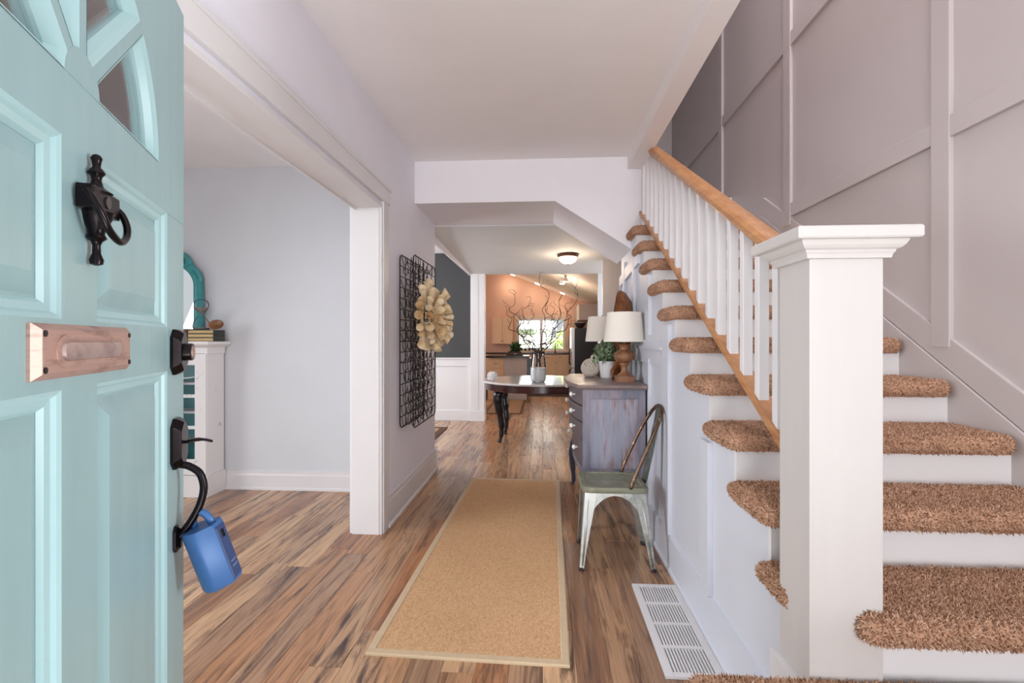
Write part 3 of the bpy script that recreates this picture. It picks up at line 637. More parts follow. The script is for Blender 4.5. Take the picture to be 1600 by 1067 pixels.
# local +x = (dirx,diry); local +y = rotated 90 ccw = (.9159,.4014) = outward face
DW, DT = 1.0, .045
def dpart(m, name, material, parent=None, **kw):
    o = m.build(name, material, None, **kw); o.parent = parent or door; return o
ST = [(0, .122), (.450, .552), (.880, DW)]
PX = [(.122, .450), (.552, .880)]
ZR = [(0.012, .24), (1.182, 1.278), (1.530, 2.04)]
PZ = [(.24, 1.182), (1.278, 1.530)]
for i, (a, b) in enumerate(ST):
    if i == 1:
        for z0, z1 in PZ: dpart(MB().box(a, b, -DT, 0, z0, z1), 'stile', TEAL)
    else: dpart(MB().box(a, b, -DT, 0, .012, 1.53), 'stile', TEAL, bevel=.003)
for z0, z1 in ZR[:2]: dpart(MB().box(.122, .880, -DT, 0, z0, z1), 'rail', TEAL)
# top rail plate with the half-round fan opening
FC, FZ, FR, FH = .495, 1.622, .318, .052
NA = 36
def ringpt(a, r): return (FC + r * math.cos(a), FZ + r * math.sin(a))
def rectpt(a):
    c_, s_ = math.cos(a), math.sin(a); ts = []
    if c_ > 1e-6: ts.append((DW - FC) / c_)
    if c_ < -1e-6: ts.append(-FC / c_)
    if s_ > 1e-6: ts.append((2.04 - FZ) / s_)
    t_ = min(ts); return (FC + c_ * t_, FZ + s_ * t_)
angs = sorted(set([math.pi * i / NA for i in range(NA + 1)] + [math.atan2(2.04 - FZ, DW - FC), math.atan2(2.04 - FZ, -FC)]))
m = MB(); inn = [ringpt(a, FR) for a in angs]; out = [rectpt(a) for a in angs]; n = len(angs)
vs = [(x, y, z) for y in (-DT, 0) for x, z in inn + out]
fs = []
for i in range(n - 1):
    fs += [(i, i + 1, n + i + 1, n + i), (2 * n + i, 3 * n + i, 3 * n + i + 1, 2 * n + i + 1), (i, 2 * n + i, 2 * n + i + 1, i + 1), (n + i, n + i + 1, 3 * n + i + 1, 3 * n + i)]
m.add(vs, fs); dpart(m, 'fan_plate', TEAL)
dpart(MB().box(0, DW, -DT, 0, 1.53, FZ), 'rail', TEAL)
# mouldings around the fan lights and muntins
GL = clear('fan_glass', gloss=.34)
LIGHTEDGE = plain('door_aqua_lit_edge', srgb(164, 196, 198), .36, var=.03)  # lighter copy of the door aqua: light on the bevels put into the colour
hub = [(FC + FH * math.cos(math.pi * i / 18), FZ + FH * math.sin(math.pi * i / 18)) for i in range(19)]
dpart(MB().prism(hub, 1, -DT + .004, .001), 'fan_hub', TEAL)
sect = [(0, 45), (45, 90), (90, 135), (135, 180)]
MW = .011
for q in (45, 90, 135):
    a = R(q); u = Vector((math.cos(a), math.sin(a))); p = Vector((-u.y, u.x)); c0 = Vector((FC, FZ))
    pl_ = [c0 + u * (FH - .006) + p * MW, c0 + u * (FR + .004) + p * MW, c0 + u * (FR + .004) - p * MW, c0 + u * (FH - .006) - p * MW]
    dpart(MB().prism([tuple(x) for x in pl_], 1, -DT + .004, .0005), 'muntin', TEAL)
def wedge(a0, a1, off0, off1, rin, rout):
    # closed outline of a sector inset by off from its straight sides
    def edge_pt(ang, off, r, sgn):
        da = math.asin(min(.9, off / r)); t = ang + sgn * da; return (FC + r * math.cos(t), FZ + r * math.sin(t))
    A0, A1 = R(a0), R(a1)
    s0 = A0 + math.asin(min(.9, off0 / rin)); e0 = A1 - math.asin(min(.9, off1 / rin)); s1 = A0 + math.asin(off0 / rout); e1 = A1 - math.asin(off1 / rout)
    N1 = 14
    o = [(FC + rout * math.cos(s1 + (e1 - s1) * i / N1), FZ + rout * math.sin(s1 + (e1 - s1) * i / N1)) for i in range(N1 + 1)]
    o += [(FC + rin * math.cos(e0 + (s0 - e0) * i / 5), FZ + rin * math.sin(e0 + (s0 - e0) * i / 5)) for i in range(6)]
    return o
for a0, a1 in sect:
    o0 = 0 if a0 == 0 else MW; o1 = 0 if a1 == 180 else MW
    A = wedge(a0, a1, o0 + .0002, o1 + .0002, FH, FR); B = wedge(a0, a1, o0 + .009, o1 + .009, FH + .008, FR - .010); Cc = wedge(a0, a1, o0 + .018, o1 + .018, FH + .018, FR - .020)
    m = MB(); n = len(A)
    vs = [(x, .001, z) for x, z in A] + [(x, -.005, z) for x, z in B] + [(x, -.016, z) for x, z in Cc] + [(x, -.034, z) for x, z in Cc] + [(x, -.034, z) for x, z in A]
    m.add(vs, [(l * n + i, l * n + (i + 1) % n, (l + 1) * n + (i + 1) % n, (l + 1) * n + i) for l in range(4) for i in range(n)])
    fm = dpart(m, 'fan_moulding', LIGHTEDGE)
    dpart(MB().prism(wedge(a0, a1, o0 + .016, o1 + .016, FH + .016, FR - .018), 1, -.026, -.022), 'pane', GL, fm)
# raised panels
for x0, x1 in PX:
    for z0, z1 in PZ:
        steps = [(0, .0), (.006, -.003), (.010, -.008), (.020, -.010), (.026, -.016), (.036, -.016), (.060, -.006)]
        m = MB(); rings = [[(x0 + e, y, z0 + e), (x1 - e, y, z0 + e), (x1 - e, y, z1 - e), (x0 + e, y, z1 - e)] for e, y in steps[:5]]
        m.loft([[(x0, -.04, z0), (x1, -.04, z0), (x1, -.04, z1), (x0, -.04, z1)]] + rings, False); mo = dpart(m, 'panel_moulding', LIGHTEDGE)
        m = MB(); rings = [[(x0 + e, y, z0 + e), (x1 - e, y, z0 + e), (x1 - e, y, z1 - e), (x0 + e, y, z1 - e)] for e, y in ((.02, -.04), (.022, -.0165), (.030, -.0165), (.058, -.005))]
        m.loft(rings); dpart(m, 'raised_panel', TEAL)
# mail slot
ms = MB(); s0, s1, z0, z1 = .351, .632, 1.199, 1.271
rr = lambda e, y: [(s0 + e, y, z0 + e), (s1 - e, y, z0 + e), (s1 - e, y, z1 - e), (s0 + e, y, z1 - e)]
def oval(x0, x1, za, zb, y, n=8):
    r = (zb - za) / 2; cz = (za + zb) / 2
    a = [(x1 - r + r * math.cos(t), y, cz + r * math.sin(t)) for t in [(-.5 + i / n) * math.pi for i in range(n + 1)]]
    b = [(x0 + r + r * math.cos(t), y, cz + r * math.sin(t)) for t in [(.5 + i / n) * math.pi for i in range(n + 1)]]
    return a + b
slot = dpart(MB().loft([rr(0, 0), rr(0, .004), rr(.008, .012), rr(.009, .0125)]), 'mail_slot', COPPER)
m = MB(); m.loft([oval(.388, .595, 1.213, 1.257, .0126), oval(.388, .595, 1.213, 1.257, .0145), oval(.393, .590, 1.217, 1.253, .0155), oval(.400, .583, 1.223, 1.247, .0128)], True); dpart(m, 'flap_frame', COPPER, slot, smooth=40)
m = MB(); m.loft([oval(.402, .581, 1.222, 1.248, .0128), oval(.404, .579, 1.2235, 1.2465, .0165), oval(.43, .55, 1.230, 1.240, .018)], True); dpart(m, 'flap', worn('copper_flap', srgb(186, 164, 158), srgb(150, 128, 124), .55, 10, .45, .55, bump=.05), slot, smooth=40)
for x in (.364, .619):
    for z in (1.212, 1.258): dpart(MB().prism([(x + .0042 * math.cos(t), z + .0042 * math.sin(t)) for t in [i * math.pi / 5 for i in range(10)]], 1, .012, .0138), 'screw', BLACKM, slot)
# knocker
kn = dpart(MB().box(.434, .524, .003, .024, 1.440, 1.474), 'door_knocker', BLACKM, bevel=.002)
def ylathe(prof, cx, cy, seg=14):  # lathe about a vertical axis in door space
    return MB().lathe(prof, (cx, cy, 0), seg)
dpart(ylathe([(.003, 1.362), (.008, 1.364), (.009, 1.370), (.0055, 1.380), (.005, 1.392), (.007, 1.398), (.013, 1.403), (.010, 1.409), (.011, 1.416), (.018, 1.430), (.022, 1.442)], .480, .011), 'backplate', BLACKM, kn, smooth=50)
dpart(ylathe([(.020, 1.472), (.009, 1.480), (.006, 1.490), (.007, 1.496), (.011, 1.501), (.0095, 1.505), (.005, 1.510), (.006, 1.518), (.0075, 1.523), (.005, 1.528), (.001, 1.530)], .480, .011), 'finial', BLACKM, kn, smooth=50)
pa = [(.530, .018, 1.464), (.530, .026, 1.450), (.524, .034, 1.430), (.510, .038, 1.410), (.481, .040, 1.399), (.452, .038, 1.410), (.436, .034, 1.430), (.430, .026, 1.450), (.430, .018, 1.460)]
dpart(MB().tube(smoothpath(pa, 5), .0052, 8), 'ring', BLACKM, kn, smooth='all')
dpart(MB().prism([(.478 + .009 * math.cos(t), 1.458 + .009 * math.sin(t)) for t in [i * math.pi / 8 for i in range(16)]], 1, .023, .0258), 'emblem', plain('worn_emblem', srgb(96, 92, 92), .3, .8), kn)
# deadbolt and handle set
def octplate(cx, cz, hw, hh, y0, y1, cut):
    f = lambda e, y: [(cx - hw + e + cut, y, cz - hh + e), (cx + hw - e - cut, y, cz - hh + e), (cx + hw - e, y, cz - hh + e + cut), (cx + hw - e, y, cz + hh - e - cut), (cx + hw - e - cut, y, cz + hh - e), (cx - hw + e + cut, y, cz + hh - e), (cx - hw + e, y, cz + hh - e - cut), (cx - hw + e, y, cz - hh + e + cut)]
    m = MB(); m.loft([f(0, y0), f(0, y0 + .006), f(.006, y1 - .004), f(.010, y1)]); return m
db = dpart(octplate(.068, 1.222, .036, .052, 0, .020, .018), 'deadbolt', BLACKM, bevel=.001)
m = MB()
def ycyl(m, cx, cz, prof, seg=20):
    m.loft([[(cx + r * math.cos(2 * math.pi * k / seg), y, cz + r * math.sin(2 * math.pi * k / seg)) for k in range(seg)] for r, y in prof])
ycyl(m, .068, 1.222, [(.020, .016), (.020, .034), (.019, .036)]); dpart(m, 'cylinder', BLACKM, db, smooth=40)
m = MB(); ycyl(m, .068, 1.222, [(.014, .035), (.013, .0375)]); dpart(m, 'keyhole', COPPER, db, smooth=40)
hs = dpart(octplate(.068, 1.012, .035, .058, 0, .020, .018), 'handle_set', BLACKM, bevel=.001)
dpart(MB().tube(smoothpath([(.068, .018, 1.012), (.062, .040, 1.016), (.056, .056, 1.014), (.052, .072, 1.008)]), [.006, .008, .010, .011, .012, .012, .012, .012, .012, .011, .010, .009, .009, .009, .009, .009, .009, .009, .008][:19], 8, flat=.35), 'thumb_latch', BLACKM, hs, smooth='all')
grip = [(.070, .012, .962), (.070, .030, .956), (.070, .050, .938), (.070, .058, .905), (.070, .052, .870), (.070, .038, .838), (.070, .022, .812), (.070, .010, .795)]
dpart(MB().tube(smoothpath(grip, 5), .0085, 10), 'grip', BLACKM, hs, smooth='all')
dpart(octplate(.070, .792, .016, .030, 0, .014, .010), 'lower_mount', BLACKM, hs, bevel=.001)
# lock box hanging from the grip
lb = thing('lock_box', 'blue realtor lock box hanging from the front door handle', 'lock box', (0, 0, 0), local=True)
Mdoor = Matrix.Translation(door.location) @ Matrix.Rotation(door.rotation_euler.z, 4, 'Z')
piv = Mdoor @ Vector((.070, .046, .842))
# local frame: x to picture right, y away from the camera
ang = math.atan2(piv.y, piv.x) - math.pi / 2
lb.location, lb.rotation_euler = piv, (Matrix.Rotation(ang, 3, 'Z') @ Matrix.Rotation(R(-17), 3, 'Y') @ Matrix.Rotation(R(-26), 3, 'Z')).to_euler()
sec = [(.034, -.020), (.040, .012), (.030, .030), (-.020, .030)] + [(-.006 + .036 * math.cos(R(a)), -.004 + .036 * math.sin(R(a))) for a in range(120, 291, 15)]
bod = MB(); bod.loft([[(x * k_, y * k_, z) for x, y in sec] for k_, z in ((.93, -.178), (1, -.172), (1, -.034), (.95, -.028))]); b_ = bod.build('body', BLUE, None, smooth=35); b_.parent = lb
kp = MB(); kp.loft([[(.0345, -.0195, -.17), (.0405, .0115, -.17), (.0405, .0115, -.036), (.0345, -.0195, -.036)], [(.038, -.0175, -.165), (.042, .0095, -.165), (.042, .0095, -.040), (.038, -.0175, -.040)]]); k_ = kp.build('keypad_face', NAVY, None); k_.parent = b_
o = MB().box(.0395, .0425, -.010, -.002, -.066, -.048).build('sensor_window', BLACKG, None); o.parent = b_
for z in (-.130, -.142): 
    o = MB().box(.0385, .0418, -.012, .006, z, z + .003).build('print_line', plain('print_grey', srgb(120, 136, 170), .5), None); o.parent = b_
sh = MB().tube([(-.020 + .020 - .020 * math.cos(t) , .004, -.030 + .03 * (1 if 0 < t < math.pi else 0) * 0 + .034 * math.sin(t)) for t in [math.pi * i / 14 for i in range(15)]], .0085, 10); o = sh.build('shackle', BLUE, None, smooth='all'); o.parent = lb

# ------------------------------------------------------------------ runner rug and floor vent
rug = thing('runner_rug', 'tan sisal runner rug with a beige cloth border', 'rug', (-.27, 3.07, 0))
q = [(-.703, 1.86), (.104, 1.836), (.150, 4.262), (-.640, 4.285)]
cq = Vector((sum(p[0] for p in q) / 4, sum(p[1] for p in q) / 4))
def inset(e):
    out = []
    for i in range(4):
        a, p, b = Vector(q[i - 1]), Vector(q[i]), Vector(q[(i + 1) % 4]); e1 = (p - a).normalized(); e2 = (b - p).normalized()
        out.append(p + (Vector((-e1.y, e1.x)) + Vector((-e2.y, e2.x))) * e)
    return [tuple(p) for p in out]
MB().prism(inset(.031), 2, .0005, .0095).build('weave', SISAL, rug, bevel=.001, bseg=1)
o_, i_ = inset(0), inset(.034); o2, i2 = inset(.004), inset(.031)
m = MB(); m.loft([[(x, y, .0005) for x, y in o_], [(x, y, .008) for x, y in o_], [(x, y, .0115) for x, y in o2], [(x, y, .0118) for x, y in i2], [(x, y, .009) for x, y in i_]], False)
m.build('border', plain('border_tape', srgb(200, 176, 144), .85, var=.05, vscale=40, bump=.3, bscale=400), rug)
vent = thing('floor_register', 'white slotted metal return-air register on the floor by the stair wall', 'vent', (.56, 2.13, 0))
VX0, VX1, VY0, VY1 = .452, .690, 1.80, 2.475
MB().box(VX0 + .01, .672, VY0 + .01, VY1 - .01, .0003, .0015).build('backing', plain('vent_dark', srgb(40, 40, 42), .8), vent)
sx0, sx1 = VX0 + .03, VX1 - .045
rows = 4; gap = .02; rl = (VY1 - VY0 - .05 - gap * (rows - 1)) / rows
fm = MB(); fm.box(VX0, sx0, VY0, VY1, .001, .012); fm.box(sx1, .673, VY0, VY1, .001, .012); fm.box(sx0, sx1, VY0, VY0 + .025, .001, .012); fm.box(sx0, sx1, VY1 - .025, VY1, .001, .012)
fm.build('frame', TRIM, vent, bevel=.0015)
for r in range(rows - 1):
    y = VY0 + .025 + rl * (r + 1) + gap * r; MB().box(sx0, sx1, y, y + gap, .001, .0115).build('cross_bar', TRIM, vent)
ns = 13; pitch = (sx1 - sx0) / ns
lm = MB(); lm.loft([[(-.0042, -rl / 2, .003), (.0034, -rl / 2, .003), (.0042, -rl / 2, .0105), (-.0034, -rl / 2, .0105)], [(-.0042, rl / 2, .003), (.0034, rl / 2, .003), (.0042, rl / 2, .0105), (-.0034, rl / 2, .0105)]])
lme = lm.mesh('slat')
for r in range(rows):
    for k in range(ns + 1):
        o = link('slat', lme, TRIM, vent); o.location = (sx0 + pitch * k, VY0 + .025 + rl * (r + .5) + gap * r, 0)

# ------------------------------------------------------------------ metal cafe chair (faces left)
ch = thing('metal_chair', 'distressed galvanised metal cafe chair standing before the grey chest', 'chair', (.40, 2.80, 0))
GALV = worn('galvanised_sheet', srgb(150, 154, 148), srgb(198, 198, 190), .52, 16, .38, .75, third=srgb(176, 178, 174), bump=.2)
SEATM = worn('aged_seat_paint', srgb(124, 126, 106), srgb(160, 158, 138), .6, 14, .42, .35, third=srgb(134, 136, 116))
BRONZ = worn('bronze_tube', srgb(96, 74, 58), srgb(158, 130, 106), .6, 30, .3, .8)
SX0, SX1, SY0, SY1, SZ = .212, .578, 2.63, 2.97, .446
so = rounded_outline(SX0, SX1, SY0, SY1, .045, (1, 1, 1, 1))
def shr(o, e):
    cx_, cy_ = (SX0 + SX1) / 2, (SY0 + SY1) / 2; return [(cx_ + (x - cx_) * (1 - e / .18), cy_ + (y - cy_) * (1 - e / .17)) for x, y in o]
m = MB(); m.loft([[(x, y, z) for x, y in shr(so, e)] for e, z in ((.003, SZ - .03), (0, SZ - .022), (0, SZ - .008), (.006, SZ), (.03, SZ + .002), (.036, SZ - .003), (.16, SZ - .006))])
m.build('seat', SEATM, ch, smooth=35)
FEET = {(0, 0): (.198, 2.610), (1, 0): (.606, 2.618), (0, 1): (.212, 2.990), (1, 1): (.618, 2.985)}
for (i, j), (fx, fy) in FEET.items():
    tx = SX0 + .018 if i == 0 else SX1 - .018; ty = SY0 + .014 if j == 0 else SY1 - .014
    sx = 1 if i == 0 else -1; sy = 1 if j == 0 else -1
    # open V section of folded sheet tapering to the foot
    def sec(x, y, z, wv, th=.004): return [(x, y, z), (x + sx * wv, y, z), (x + sx * wv, y + sy * th, z), (x + sx * wv * .55, y + sy * wv * .32, z), (x + sx * wv * .32, y + sy * wv * .55, z), (x + sx * th, y + sy * wv, z), (x, y + sy * wv, z)]
    m = MB(); rings = []
    for t_ in (0, .25, .5, .75, 1):
        x = fx + (tx - fx) * t_ - sx * .012 * (1 - abs(2 * t_ - 1)) * 0; y = fy + (ty - fy) * t_; rings.append(sec(x, y, .012 + (SZ - .04) * t_, .024 + .046 * t_ ** 1.2))
    m.loft(rings); lg = m.build('leg', GALV, ch, bevel=.0015, bseg=1)
    MB().lathe([(.012, 0), (.015, .002), (.015, .018), (.010, .022)], (fx + sx * .011, fy + sy * .011, 0), 12).build('foot_cap', plain('rubber_foot', srgb(44, 36, 38), .7), lg, smooth=40)
    rb = MB().tube([(fx + sx * .016 + (tx + sx * .02 - fx - sx * .016) * t_, fy - sy * .001 + (ty - fy) * t_, .03 + (SZ - .10) * t_) for t_ in (0, .5, 1)], [.004, .006, .003], 6).build('rib', GALV, lg, smooth='all')
# aprons with arched cut-outs
def apron(P0, P1, inward):
    N_ = 16; top = SZ - .014; pts = []
    for k in range(N_ + 1):
        t_ = k / N_; a = math.pi * t_; h = .150 - .118 * math.sin(a) ** .62
        pts.append((t_, top - h))
    d = Vector(P1) - Vector(P0); n_ = Vector(inward)
    def pt(t_, z, off): 
        p = Vector(P0) + d * t_ + n_ * (off + (.0 if z > SZ - .05 else 0)); flare = (SZ - .03 - z) * .05
        return (p.x - n_.x * flare, p.y - n_.y * flare, z)
    m = MB(); lo = [pt(t_, z, 0) for t_, z in pts]; hi = [pt(t_, top, 0) for t_, z in pts]; lo2 = [pt(t_, z, .003) for t_, z in pts]; hi2 = [pt(t_, top, .003) for t_, z in pts]
    n = N_ + 1; vs = lo + hi + hi2 + lo2
    m.add(vs, [(l * n + i, l * n + i + 1, ((l + 1) % 4) * n + i + 1, ((l + 1) % 4) * n + i) for l in range(4) for i in range(N_)]); return m
g = .016
apron((SX0 + .05, SY0 + g), (SX1 - .05, SY0 + g), (0, 1)).build('apron', GALV, ch); apron((SX0 + .05, SY1 - g), (SX1 - .05, SY1 - g), (0, -1)).build('apron', GALV, ch)
apron((SX0 + g, SY0 + .05), (SX0 + g, SY1 - .05), (1, 0)).build('apron', GALV, ch); apron((SX1 - g, SY0 + .05), (SX1 - g, SY1 - .05), (-1, 0)).build('apron', GALV, ch)
hoop = [(.475, 2.638, .440), (.505, 2.640, .52), (.545, 2.645, .61), (.590, 2.655, .71), (.628, 2.672, .785), (.655, 2.70, .838), (.668, 2.75, .866), (.671, 2.80, .872)]
hoop = hoop + [(x, 5.60 - y, z) for x, y, z in hoop[-2::-1]]
MB().tube(smoothpath(hoop, 4), .0105, 10).build('back_hoop', BRONZ, ch, smooth='all')
m = MB(); rings = []
for x, z, hw in ((.572, .405, .052), (.590, .46, .056), (.615, .58, .060), (.640, .70, .062), (.660, .80, .060), (.667, .862, .056)):
    rings.append([(x - .003, 2.80 - hw, z), (x + .006, 2.80 - hw * .5, z), (x + .008, 2.80, z), (x + .006, 2.80 + hw * .5, z), (x - .003, 2.80 + hw, z), (x - .006, 2.80 + hw, z), (x + .003, 2.80 + hw * .5, z), (x + .005, 2.80, z), (x + .003, 2.80 - hw * .5, z), (x - .006, 2.80 - hw, z)])
m.loft(rings); m.build('back_splat', worn('splat_metal', srgb(112, 118, 108), srgb(150, 156, 148), .6, 14, .4, .7), ch, smooth=50)

# ------------------------------------------------------------------ chest of drawers along the stair wall (front faces left)
cst = thing('chest_of_drawers', 'distressed purple-grey wooden chest with white knobs against the stair wall', 'chest', (.46, 3.69, 0))
CH = worn('chalk_paint_purple_grey', srgb(134, 126, 138), srgb(122, 94, 84), .63, 7, .5, 0, (7, 7, 1.2), third=srgb(100, 104, 120))
CHD = worn('chalk_paint_dark', srgb(86, 78, 84), srgb(104, 76, 62), .6, 9, .45, 0, (6, 2, 2))
CHP = worn('chalk_paint_panel', srgb(158, 150, 162), srgb(128, 98, 90), .545, 6, .5, 0, (8, 8, 1), third=srgb(136, 140, 156))
CX0, CX1, CY0, CY1, CT = .262, .668, 3.17, 4.20, .955
bowf = lambda y, a: CX0 - a * math.sin(math.pi * min(1, max(0, (y - CY0 - .04) / (CY1 - CY0 - .08)))) ** .8
for (x, y) in ((CX0, CY0), (CX1 - .045, CY0), (CX1 - .045, CY1 - .045)): MB().box(x, x + .045, y, y + .045, 0, CT - .03).build('leg', CH, cst, bevel=.003)
MB().box(CX0 + .045, CX1 - .045, CY0, CY0 + .03, .865, CT - .03).build('side_rail', CH, cst, bevel=.002)
MB().box(CX0 + .045, CX1 - .045, CY0, CY0 + .03, .36, .405).build('side_rail', CH, cst, bevel=.002)
MB().box(CX0 + .045, CX1 - .045, CY0 + .012, CY0 + .022, .405, .865).build('side_panel', CHP, cst)
MB().box(CX0 + .045, CX1 - .045, CY1 - .025, CY1 - .01, .36, CT - .03).build('side_panel', CHP, cst)
MB().box(CX1 - .02, CX1 - .008, CY0 + .045, CY1 - .045, .36, CT - .03).build('back_panel', CHD, cst)
ys = [CY0 - .03 + (CY1 - CY0 + .06) * i / 24 for i in range(25)]
m = MB()
def topring(e, z, a):
    o = [(CX1 + .012, CY0 - .03 + e), (CX1 + .012, CY1 + .03 - e)]
    return [(o[0][0], o[0][1], z)] + [(o[1][0], o[1][1], z)] + [(bowf(y, a) - .035 + e, max(CY0 - .03 + e, min(CY1 + .03 - e, y)), z) for y in ys[::-1]]
m.loft([topring(.016, CT - .03, .062), topring(.012, CT - .024, .062), topring(.002, CT - .018, .062), topring(0, CT - .010, .062), topring(.006, CT - .002, .062), topring(.010, CT, .062)])
m.build('top', worn('top_paint', srgb(128, 112, 110), srgb(150, 132, 124), .6, 8, .35, 0, (2, 8, 2)), cst, smooth=30)
KN = plain('white_porcelain', srgb(236, 234, 232), .2)
def bow_slab(z0, z1, a, ya, yb, t=.02, off=0):
    N_ = 16; yy_ = [ya + (yb - ya) * i / N_ for i in range(N_ + 1)]
    m = MB(); f = [(bowf(y, a) - off, y) for y in yy_]; b = [(CX0 + .05, y) for y in yy_[::-1]]
    m.prism(f + b, 2, z0, z1); return m
for z0, z1, a, kz_ in ((.815, .918, .058, (.87,)), (.705, .808, .060, (.757,)), (.595, .698, .058, (.65,)), (.41, .588, .030, (.50,))):
    d = bow_slab(z0, z1, a, CY0 + .048, CY1 - .048).build('drawer', CHD, cst, bevel=.002, bseg=1)
    for y in (CY0 + .22, CY1 - .22):
        x = bowf(y, a); k = MB()
        sphere_pts(k, (x - .026, y, kz_[0]), .014, .017, .017, 12, 8); k.tube([(x - .016, y, kz_[0]), (x + .004, y, kz_[0])], .007, 8); k.build('knob', KN, d, smooth='all')
bow_slab(.36, .408, .03, CY0 + .046, CY1 - .046).build('front_apron', CH, cst)
MB().tube(smoothpath([(.285, CY1 - .022, .42), (.262, CY1 - .022, .34), (.252, CY1 - .022, .24), (.262, CY1 - .022, .12), (.266, CY1 - .022, .04), (.252, CY1 - .022, .006)]), [.034] * 6 + [.03] * 6 + [.024] * 6 + [.018] * 6 + [.016] * 6 + [.02], 10).build('leg', plain('leg_blue_black', srgb(48, 54, 72), .35), cst, smooth='all')

# ------------------------------------------------------------------ things on the chest
def table_lamp(label, x, y, z):
    L = thing('table_lamp', label, 'lamp', (x, y, z), 'table lamps on the chest')
    W_ = wood('turned_wood_%d' % int(y * 100), srgb(116, 74, 48), srgb(152, 104, 70), 1, 2, .45)
    MB().box(x - .062, x + .062, y - .062, y + .062, z, z + .045).build('plinth', W_, L, bevel=.004)
    MB().lathe([(.050, .045), (.046, .055), (.030, .062), (.022, .08), (.021, .10), (.027, .118), (.032, .122), (.032, .130), (.028, .134), (.050, .142), (.068, .160), (.072, .180), (.066, .202), (.050, .214), (.046, .220), (.034, .226), (.030, .24), (.036, .252), (.044, .256), (.040, .264), (.012, .268), (.011, .30)], (x, y, z), 28).build('turned_base', W_, L, smooth=45)
    MB().tube([(x, y, z + .29), (x, y, z + .50)], .005, 8).build('stem', BLACKM, L)
    MB().lathe([(.143, .282), (.118, .488), (.1165, .488), (.1415, .282)], (x, y, z), 40).add([], []).build('shade', plain('linen_shade', srgb(234, 226, 214), .9, var=.02, bump=.2, bscale=500), L, smooth=45)
    return L
_orig = MB.lathe
table_lamp('turned wood table lamp with ivory shade, nearer one on the chest', .572, 3.42, CT)
table_lamp('turned wood table lamp with ivory shade, mostly hidden behind the other lamp', .50, 4.06, CT)
kb_ = thing('rope_knot', 'ball-shaped knot of thick cream rope on the chest', 'ornament', (.375, 3.86, CT))
kc = Vector((.378, 3.86, CT + .073)); kr = .066
ROPE = plain('cream_rope', srgb(206, 194, 180), .85, var=.08, vscale=60, bump=.4, bscale=220)
sphere_pts(MB(), kc, .054, .054, .054, 16, 10).build('core', ROPE, kb_, smooth='all')
for ax, tilt in ((Vector((1, .2, .5)), 0), (Vector((-.5, -.9, .45)), 1), (Vector((.2, -.5, 1)), 2)):
    ax.normalize(); e1 = ax.orthogonal().normalized(); e2 = ax.cross(e1)
    for j in range(-1, 2):
        hgt = j * .019; rr_ = math.sqrt(max(.0004, .060 ** 2 - hgt ** 2)); r2 = rr_ + (0, .006, .003)[tilt]
        MB().tube([kc + ax * hgt + (e1 * math.cos(2 * math.pi * k / 28) + e2 * math.sin(2 * math.pi * k / 28)) * r2 for k in range(28)], .0098, 6, True).build('rope_strand', ROPE, kb_, smooth='all')
MB().tube(smoothpath([kc + Vector((.01, 0, .06)), kc + Vector((.012, .0, .085)), kc + Vector((.03, 0, .098)), kc + Vector((.05, .0, .085)), kc + Vector((.052, 0, .05))]), .010, 8).build('loop', ROPE, kb_, smooth='all')
pt_ = thing('potted_plant', 'small leafy green plant in a white pot on the chest', 'plant', (.50, 3.80, CT))
MB().lathe([(.05, 0), (.054, .004), (.068, .125), (.070, .130), (.064, .130), (.060, .11), (.0, .105)], (.505, 3.80, CT), 28, False).build('pot', WHITEP, pt_, smooth=45)
foliage('leaves', 260, .50, 3.80, CT + .185, .085, .08, .065, .05, leafmat('plant_leaves', srgb(60, 84, 52), srgb(160, 176, 140)), pt_, 8, .5)
for k in range(7):
    a = k * .9; MB().tube(smoothpath([(.505, 3.80, CT + .10), (.505 + .03 * math.cos(a), 3.80 + .03 * math.sin(a), CT + .17), (.505 + .07 * math.cos(a), 3.80 + .06 * math.sin(a), CT + .23)]), .0025, 5).build('stem', plain('plant_stem', srgb(66, 80, 48), .6), pt_)
bw = thing('dough_bowl', 'dark carved oval wooden bowl standing upright against the wall', 'bowl', (.63, 3.62, CT))
m = MB(); N_ = 28; rings = []
BOWLW = wood('bowl_wood', srgb(96, 54, 26), srgb(150, 92, 44), 1, 2, .35, dark=srgb(58, 32, 18))
def bell(s_, xo): # oval ring in YZ leaning on the wall
    out = []
    for k in range(N_):
        a = 2 * math.pi * k / N_; yy_ = .165 * s_ * math.cos(a); zz = .335 * s_ * math.sin(a)
        zz *= 1 - .10 * math.cos(a); h = .335 + zz
        out.append((.600 + .06 * h / .67 + xo, 3.69 + yy_ + .03 * math.sin(a), CT + .003 + .335 + zz))
    return out
m.loft([bell(.35, .010), bell(.7, -.008), bell(.90, -.048), bell(.97, -.082), bell(1.0, -.086), bell(1.0, -.072), bell(.94, -.03), bell(.75, .018), bell(.4, .028)])
m.build('bowl_body', BOWLW, bw, smooth=45)

